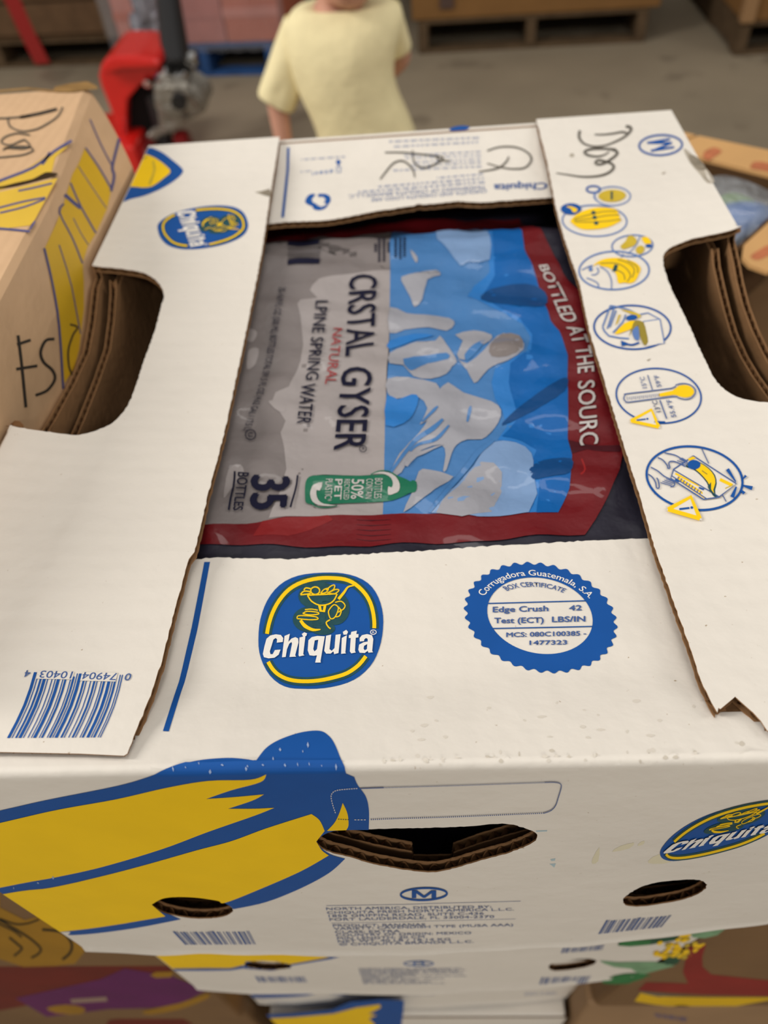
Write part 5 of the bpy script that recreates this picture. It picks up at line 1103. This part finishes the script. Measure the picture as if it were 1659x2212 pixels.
for r in range(3):
    for c in range(3):
        cw = (w3+.1)/3
        t = thing('pink_carton', ['pink carton at the left end', 'pink orange carton in the middle', 'rosy carton at the right end'][c]+[' of the bottom row on the blue pallet', ' of the middle row on the blue pallet', ' of the top row on the blue pallet'][r], 'carton', 'wrapped pink cartons on the blue pallet', tuple(A3+np.array([0, 0, .151+r*.262])))
        t.rotation_euler.z = rz3
        sub(t, 'carton_body', pinks[(r+c*2) % 3], -.05+c*cw+.003, -.05+(c+1)*cw-.003, .01, .6, 0, .26, bev=.006); sub(t, 'top_seam_tape', pinks[(r+c+1) % 3], -.05+c*cw+.003, -.05+(c+1)*cw-.003, .006, .0098, .11, .15, bev=0)
wrapm = mat('stretch_wrap', (225, 225, 232), .15, .6, bump=(18, .03, (1, 1, .25)), trans=.6, alpha=.28, coat=.3)
bm = bmesh.new(); nxw = 40
V = [[bm.verts.new((float(-.08+(w3+.16)*i/nxw), float(-.02+.012*math.sin(i*1.7+j)-(.03 if i < 8 else 0)), float(.12+.85*j/10))) for i in range(nxw+1)] for j in range(11)]
for j in range(10):
    for i in range(nxw): bm.faces.new([V[j][i], V[j][i+1], V[j+1][i+1], V[j+1][i]])
me = bpy.data.meshes.new('stretch_wrap'); bm.to_mesh(me); bm.free(); ow = link('stretch_wrap', me, None, [wrapm]); ow.location = tuple(A3); ow.rotation_euler.z = rz3
for q in me.polygons: q.use_smooth = True
tag(ow, 'clear stretch wrap sheet hanging around the pink cartons', 'plastic wrap')
silver = mat('crumpled_plastic', (150, 150, 158), .12, .8, metal=.6, bump=(40, .03))
PW = thing('plastic_bundle', 'shiny crumpled plastic bundle left of the black handle', 'plastic', loc=tuple(at_axis(PX([(315, 80)]), 1, A3[1]-.12)[0]))
for i, (c, r) in enumerate((((318, 20), .10), ((305, 70), .09), ((322, 110), .085))): lump('plastic_fold', PW, at_axis(PX([c]), 1, A3[1]-.12)[0], r, silver, 20+i, .3, 4, (.5, .35, 1.1))
P4, A4, B4_, w4, rz4 = pal_front((1585, 122), (1860, 105), 'wooden pallet under the bin at the far right edge', 1.0, woodd, .14)
t = load('cardboard_bin', 'brown cardboard bin at the right edge of the photo', 'bin', A4, rz4, 0, w4, 0, 1.0, FLOOR+.141, FLOOR+1.1, bincard)
sub(t, 'corner_batten', mat('pale_batten', (150, 116, 80), .8, .2), -.01, .05, -.02, .03, .001, .9)
# ------------------------------------------------------------------ pallet jack
JY = 3.0
PJ = thing('pallet_jack', 'red pallet jack with black handle and grey pump, behind the tan box', 'pallet jack', loc=tuple(np.r_[at_axis(PX([(300, 300)]), 1, JY)[0][:2], FLOOR]))
redm = mat('red_paint', (214, 30, 24), .3, .5, noise=(12, .08), coat=.4); redd = mat('dark_red_paint', (110, 18, 18), .4, .4); blackm = mat('black_steel', (30, 29, 30), .45, .5); pump = mat('pump_steel', (150, 144, 134), .3, .6, metal=.55, noise=(12, .25), bump=(20, .02)); blackr = mat('black_rubber', (24, 20, 20), .8, .2)
jz = lambda q, y=JY: at_axis(J1(q), 1, y)
def prism(name, parent, q, y, dep, m, bev=.008):
    p = jz(q, y); bm = bmesh.new(); a = [bm.verts.new(v) for v in p]; b = [bm.verts.new(v+np.array([0, dep, 0])) for v in p]; n = len(p)
    bm.faces.new(a); bm.faces.new(b[::-1])
    for i in range(n): bm.faces.new([a[i], b[i], b[(i+1) % n], a[(i+1) % n]])
    bmesh.ops.recalc_face_normals(bm, faces=bm.faces[:])
    if bev: bmesh.ops.bevel(bm, geom=[e for e in bm.edges], offset=bev, segments=2, affect='EDGES', profile=.6)
    return bm_obj(name, bm, parent, [m])
prism('frame_plate', PJ, [(55, 740), (130, 620), (300, 600), (620, 610), (680, 660), (640, 760), (480, 840), (345, 1000), (335, 1200), (345, 1475), (350, 1900), (200, 1900), (300, 1475), (180, 1100), (80, 850)], JY, .16, redm, .012)
prism('top_cap', PJ, [(60, 700), (110, 600), (180, 560), (420, 560), (640, 590), (690, 650), (640, 680), (300, 690), (120, 740)], JY-.05, .3, redm, .012)
prism('inner_shadow_plate', PJ, [(470, 830), (560, 860), (640, 1150), (560, 1475), (540, 1900), (345, 1900), (345, 1000)], JY+.06, .12, blackr, .01)  # black plate stands in for the shade inside the frame
h0, h1 = jz([(845, 700)], JY+.02)[0], jz([(745, -80)], JY+.35)[0]
tube('handle', PJ, blackm, [h0, (h0+h1)/2, h1, h1+(h1-h0)*.7], [.055, .05, .045, .04])
lp = h1+(h1-h0)*.7; hv = np.array([1., 0, 0]); uv_ = (h1-h0)/np.linalg.norm(h1-h0)
tube('handle_loop', PJ, blackm, [lp, lp+hv*.12+uv_*.1, lp+hv*.12+uv_*.26, lp-hv*.12+uv_*.26, lp-hv*.12+uv_*.1], .016, closed=True)
def cyl(name, parent, m, c, r, ax, ln_, seg=28, bev=.01):
    bm = bmesh.new(); bmesh.ops.create_cone(bm, cap_ends=True, segments=seg, radius1=r, radius2=r, depth=ln_)
    if bev: bmesh.ops.bevel(bm, geom=[e for e in bm.edges if len(e.link_faces) == 2 and e.calc_face_angle(0) > 1], offset=bev, segments=2, affect='EDGES')
    rot = Vector((0, 0, 1)).rotation_difference(Vector(ax)).to_matrix().to_4x4()
    bmesh.ops.transform(bm, matrix=Matrix.Translation(Vector(c)) @ rot, verts=bm.verts[:])
    o = bm_obj(name, bm, parent, [m]); return o
prism('pump_body', PJ, [(585, 830), (700, 790), (930, 800), (1010, 900), (990, 1060), (860, 1190), (700, 1200), (600, 1080)], JY-.06, .18, pump, .03); cyl('pump_bore', PJ, blackm, jz([(860, 1010)], JY-.10)[0], .028, (0, 1, .2), .03, bev=.003); cyl('pump_cap', PJ, pump, jz([(1010, 930)])[0], .055, (.3, 1, .3), .12)
prism('pump_bracket', PJ, [(640, 1080), (900, 1150), (1120, 1060), (1120, 1120), (930, 1220), (760, 1330), (560, 1420), (520, 1360), (640, 1250)], JY+.02, .1, pump, .01)
for q, r in (((725, 745), .028), ((830, 765), .022), ((890, 770), .022), ((985, 590), .025), ((550, 810), .02)): cyl('chrome_pin', PJ, mat('chrome', (230, 230, 230), .12, .8, metal=1.), jz([q], JY-.01)[0], r*.8, (.1, 1, .4), .04, 16, .006)
wz = FLOOR+.09; wc = jz([(960, 1600)])[0]; wc = np.array([wc[0], JY+.05, wz]); cyl('steer_wheel', PJ, redd, wc+np.array([-.02, 0, 0]), .09, (1, .15, 0), .06); cyl('steer_wheel', PJ, redd, wc+np.array([-.16, 0, 0]), .09, (1, .15, 0), .06); tube('wheel_axle', PJ, blackm, [wc+np.array([-.2, -.02, 0]), wc+np.array([.02, .02, 0])], .018)
cyl('wheel_fork', PJ, blackm, (wc[0]-.09, wc[1], FLOOR+.22), .03, (0, 0, 1), .22); 
fx = jz([(330, 1500)])[0][0]
for dy in (-.12, .34):
    bm = bmesh.new(); box_bm(bm, fx-1.25, fx-.05, JY+dy, JY+dy+.16, FLOOR+.05, FLOOR+.11, bev=.01); bm_obj('fork', bm, PJ, [redm]); cyl('load_roller', PJ, blackr, (fx-1.15, JY+dy+.08, FLOOR+.04), .04, (0, 1, 0), .08)
bm = bmesh.new(); box_bm(bm, fx-.06, fx+.08, JY-.12, JY+.5, FLOOR+.06, FLOOR+.2, bev=.012); bm_obj('fork_carriage', bm, PJ, [redm])
# ------------------------------------------------------------------ child in a yellow shirt
YC = 1.65
cz = lambda q, dy=0.: at_axis(C1([q]), 1, YC+dy)[0]
skin_m = mat('skin', (206, 152, 128), .55, .35, noise=(30, .05)); shirt_m = mat('yellow_cotton', (242, 228, 180), .9, .15, noise=(40, .05), bump=(26, .004)); hair_m = mat('brown_hair', (62, 42, 30), .6, .3, noise=(60, .3)); shorts_m = mat('navy_shorts', (52, 58, 84), .9, .15, noise=(40, .1)); shoe_m = mat('white_shoe', (210, 205, 198), .6, .3); lip_m = mat('lips', (176, 96, 90), .5, .3); eye_w = mat('eye_white', (235, 232, 226), .3, .5); eye_d = mat('iris_dark', (52, 36, 28), .2, .6)
PER = thing('person', 'child in a pale yellow t-shirt standing behind the white box, facing the camera', 'person', loc=(float(cz((900, 600))[0]), YC, FLOOR))
px2m = abs(cz((1000, 500))[0]-cz((0, 500))[0])/1000
nb = cz((850, 60), .0); ch = cz((930, 480)); bl = cz((1060, 980)); hp_c = bl+np.array([.025, .01, -.13]); hp_c[2] = FLOOR+.53
shl, shr = cz((445, 290), .005), cz((1340, 260), .02); ell, elr = cz((320, 900), .0), cz((1440, 520), .09)
hdl = ell+np.array([.008, -.03, -.16]); hdr = elr+np.array([-.09, .10, -.10])
hc = cz((940, -440), -.02)
verts, edges, rad = [], [], []
def jv(p, r, par=None):
    verts.append(tuple(float(x) for x in p)); rad.append(r)
    if par is not None: edges.append((par, len(verts)-1))
    return len(verts)-1
pel = jv(hp_c, (.088, .066)); wa = jv(bl+np.array([0, 0, -.02]), (.08, .062), pel); cv = jv(ch, (.088, .066), wa); up_ = jv((nb+ch)/2+np.array([0, .0, -.004]), (.07, .05), cv); nk = jv(nb+np.array([0, .01, .01]), (.036, .036), up_); nk2 = jv(nb+(hc-nb)*.35, (.034, .034), nk)
hd1 = jv(hc+np.array([0, -.012, -.062]), (.05, .056), nk2); hd2 = jv(hc, (.07, .078), hd1); hd3 = jv(hc+np.array([0, .012, .055]), (.062, .068), hd2)
def hand(wr, d, side, palm):
    d = d/np.linalg.norm(d); s = np.cross(d, palm); s /= np.linalg.norm(s)
    pi_ = jv(verts[wr]+d*.03, (.019, .012), wr)
    for k, (o, L_) in enumerate(((-.0165, .036), (-.0055, .043), (.0055, .045), (.0165, .038))):
        a = jv(verts[pi_]+d*.024+s*o, (.0066, .0066), pi_); b = jv(np.array(verts[a])+d*L_*.5+palm*.006, (.006, .006), a); jv(np.array(verts[b])+d*L_*.42+palm*.014, (.0052, .0052), b)
    a = jv(verts[pi_]-d*.008+s*side*.02+palm*.006, (.0075, .0075), pi_); b = jv(np.array(verts[a])+d*.02+s*side*.01+palm*.004, (.0068, .0068), a); jv(np.array(verts[b])+d*.016, (.006, .006), b)
for (s_, e_, h_, side, palm) in ((shl, ell, hdl, 1, np.array([.8, .3, 0])), (shr, elr, hdr, -1, np.array([0, .9, .3]))):
    a = jv(s_, (.025, .025), up_); m_ = jv((s_+e_)/2, (.027, .027), a); b = jv(e_, (.0245, .0245), m_); m2_ = jv(e_*.6+h_*.4, (.023, .022), b); w_ = jv(h_, (.018, .015), m2_); hand(w_, h_-e_, side, palm/np.linalg.norm(palm))
for sx in (-1, 1):
    h_ = jv(hp_c+np.array([sx*.055, 0, -.05]), (.062, .06), pel); kn = hp_c+np.array([sx*.062, -.01, -.26]); k1 = jv((np.array(verts[h_])+kn)/2, (.055, .055), h_); k2 = jv(kn, (.042, .044), k1); cf = jv(kn+np.array([0, .012, -.09]), (.042, .044), k2); an = jv(np.array([kn[0], kn[1]+.015, FLOOR+.055]), (.026, .03), cf); jv(np.array([kn[0]+sx*.006, kn[1]-.03, FLOOR+.03]), (.026, .022), an); jv(np.array([kn[0]+sx*.012, kn[1]-.09, FLOOR+.024]), (.028, .018), len(verts)-1)
me = bpy.data.meshes.new('body'); me.from_pydata(verts, edges, []); ob = bpy.data.objects.new('body', me); COL.objects.link(ob)
md = ob.modifiers.new('s', 'SKIN'); md.use_smooth_shade = True
for i, v in enumerate(me.skin_vertices[0].data): v.radius = rad[i] if not np.isscalar(rad[i]) else (rad[i], rad[i]); v.use_root = (i == 0)
sb = ob.modifiers.new('u', 'SUBSURF'); sb.levels = sb.render_levels = 2
dg = bpy.context.evaluated_depsgraph_get(); m3 = bpy.data.meshes.new_from_object(ob.evaluated_get(dg)); bpy.data.objects.remove(ob)
m3.name = 'body'; m3.transform(Matrix.Translation(-PER.location)); m3.materials.clear(); link('body', m3, PER, [skin_m])
for q in m3.polygons: q.use_smooth = True
def loft(name, parent, rings, m, n=36, cap=False, fold=0., seed=0, sub=True):
    """rings: (centre, right axis, forward axis)"""
    bm = bmesh.new(); rg = np.random.RandomState(seed); R_ = []
    for k, (c, a, b) in enumerate(rings):
        c, a, b = map(np.array, (c, a, b)); r_ = []
        for i in range(n):
            t = 2*PI*i/n; f = 1+fold*math.sin(5*t+k*.5+seed)*min(1, k/3)+fold*.6*math.sin(9*t-k*.8)
            e = 2.3; ct, st_ = math.cos(t), math.sin(t); q = (abs(ct)**e+abs(st_)**e)**(-1/e)
            r_.append(bm.verts.new(c+(a*ct+b*st_)*q*f))
        R_.append(r_)
    for k in range(len(R_)-1):
        for i in range(n): bm.faces.new([R_[k][i], R_[k][(i+1) % n], R_[k+1][(i+1) % n], R_[k+1][i]])
    o = bm_obj(name, bm, parent, [m], True)
    so = o.modifiers.new('t', 'SOLIDIFY'); so.thickness = .003; so.offset = 1
    sb = o.modifiers.new('u', 'SUBSURF'); sb.levels = sb.render_levels = 1
    return o
X, Yv = np.array([1., 0, 0]), np.array([0, 1., 0])
def tor(y, l, r, d, dy=0.):
    c = (cz((l, y), dy)+cz((r, y), dy))/2; return (c, X*abs(r-l)/2*px2m, Yv*d)
loft('t_shirt', PER, [tor(95, 735, 1035, .046, .0), tor(70, 690, 1110, .052, .008), tor(20, 600, 1240, .056, .012), tor(30, 500, 1360, .060, .014), tor(110, 400, 1440, .070, .012), tor(300, 400, 1420, .084), tor(480, 440, 1380, .092), tor(700, 480, 1370, .095), tor(900, 570, 1450, .095), tor(1130, 660, 1570, .098), tor(1330, 690, 1640, .10), tor(1450, 690, 1665, .102)], shirt_m, 48, fold=.018)
def tubeaxis(p0, p1, r0, r1, n, name, m, seed, fold=.03, bulge=0.):
    p0, p1 = np.array(p0), np.array(p1); d = (p1-p0)/np.linalg.norm(p1-p0); a = np.cross(d, Yv); a /= np.linalg.norm(a); b = np.cross(a, d)
    return loft(name, PER, [(p0+(p1-p0)*t, a*(r0+(r1-r0)*t), b*(r0+(r1-r0)*t)*.85) for t in np.linspace(0, 1, n)], m, 28, fold=fold, seed=seed)
tubeaxis(cz((575, 235), .012), cz((310, 925), .0), 190*px2m, 182*px2m, 9, 'sleeve', shirt_m, 3, .03); tubeaxis(cz((1270, 110), .02), cz((1425, 460), .05), 170*px2m, 120*px2m, 6, 'sleeve', shirt_m, 4, .02)
for sx in (-1, 1):
    c0 = hp_c+np.array([sx*.05, 0, -.03]); c1 = hp_c+np.array([sx*.062, -.004, -.2]); loft('shorts_leg', PER, [(c0+(c1-c0)*t, X*(.075-.004*t), Yv*(.078-.004*t)) for t in np.linspace(0, 1, 6)], shorts_m, 28, fold=.02, seed=6+sx)
loft('shorts_waist', PER, [(hp_c+np.array([0, 0, z]), X*(.118+.012*(z < 0)), Yv*(.082+.004*(z < 0))) for z in (.07, .03, -.01, -.05)], shorts_m, 36, fold=.015)
for sx in (-1, 1):
    kn = hp_c+np.array([sx*.062, -.01, -.26]); bm = bmesh.new(); bmesh.ops.create_uvsphere(bm, u_segments=20, v_segments=12, radius=1)
    for v in bm.verts: v.co = Vector((kn[0]+sx*.006+v.co.x*.037*(1 if v.co.y > 0 else 1.05), kn[1]-.035+v.co.y*.085, max(FLOOR+.0005, FLOOR+.028+v.co.z*(.036 if v.co.y > .2 else .03))))
    bm_obj('shoe', bm, PER, [shoe_m], True)
# face and hair
fz = lambda dx, dy, dz: hc+np.array([dx, dy, dz])
def ball(name, c, r, m, sq=(1, 1, 1)):
    bm = bmesh.new(); bmesh.ops.create_uvsphere(bm, u_segments=16, v_segments=10, radius=r)
    for v in bm.verts: v.co = Vector(np.array(c)+np.array(v.co)*np.array(sq))
    return bm_obj(name, bm, PER, [m], True)
for sx in (-1, 1):
    e = ball('eye', fz(sx*.027, -.066, -.008), .011, eye_w, (1.2, .7, .75)); q = ball('iris', fz(sx*.027, -.0735, -.008), .0048, eye_d, (1, .6, 1)); q.parent = e; 
    ball('ear', fz(sx*.071, .008, -.012), .018, skin_m, (.45, .7, 1.15)); ball('eyebrow', fz(sx*.027, -.071, .012), .012, hair_m, (1.2, .4, .22))
ball('nose', fz(0, -.078, -.024), .010, skin_m, (1, 1.1, 1.1)); ball('mouth', fz(0, -.069, -.048), .014, lip_m, (1.1, .5, .32))
bm = bmesh.new(); bmesh.ops.create_uvsphere(bm, u_segments=32, v_segments=20, radius=1)
for v in list(bm.verts):
    q = v.co
    if q.z < -.35+.9*max(0, -q.y) and q.y < .35 or q.z < -.85: bm.verts.remove(v); continue
for v in bm.verts: q = v.co.copy(); v.co = Vector(fz(q.x*.081, .012+q.y*.088, .018+q.z*(.082 if q.z > 0 else .10)))
bm_obj('hair', bm, PER, [hair_m], True).modifiers.new('t', 'SOLIDIFY').thickness = .006
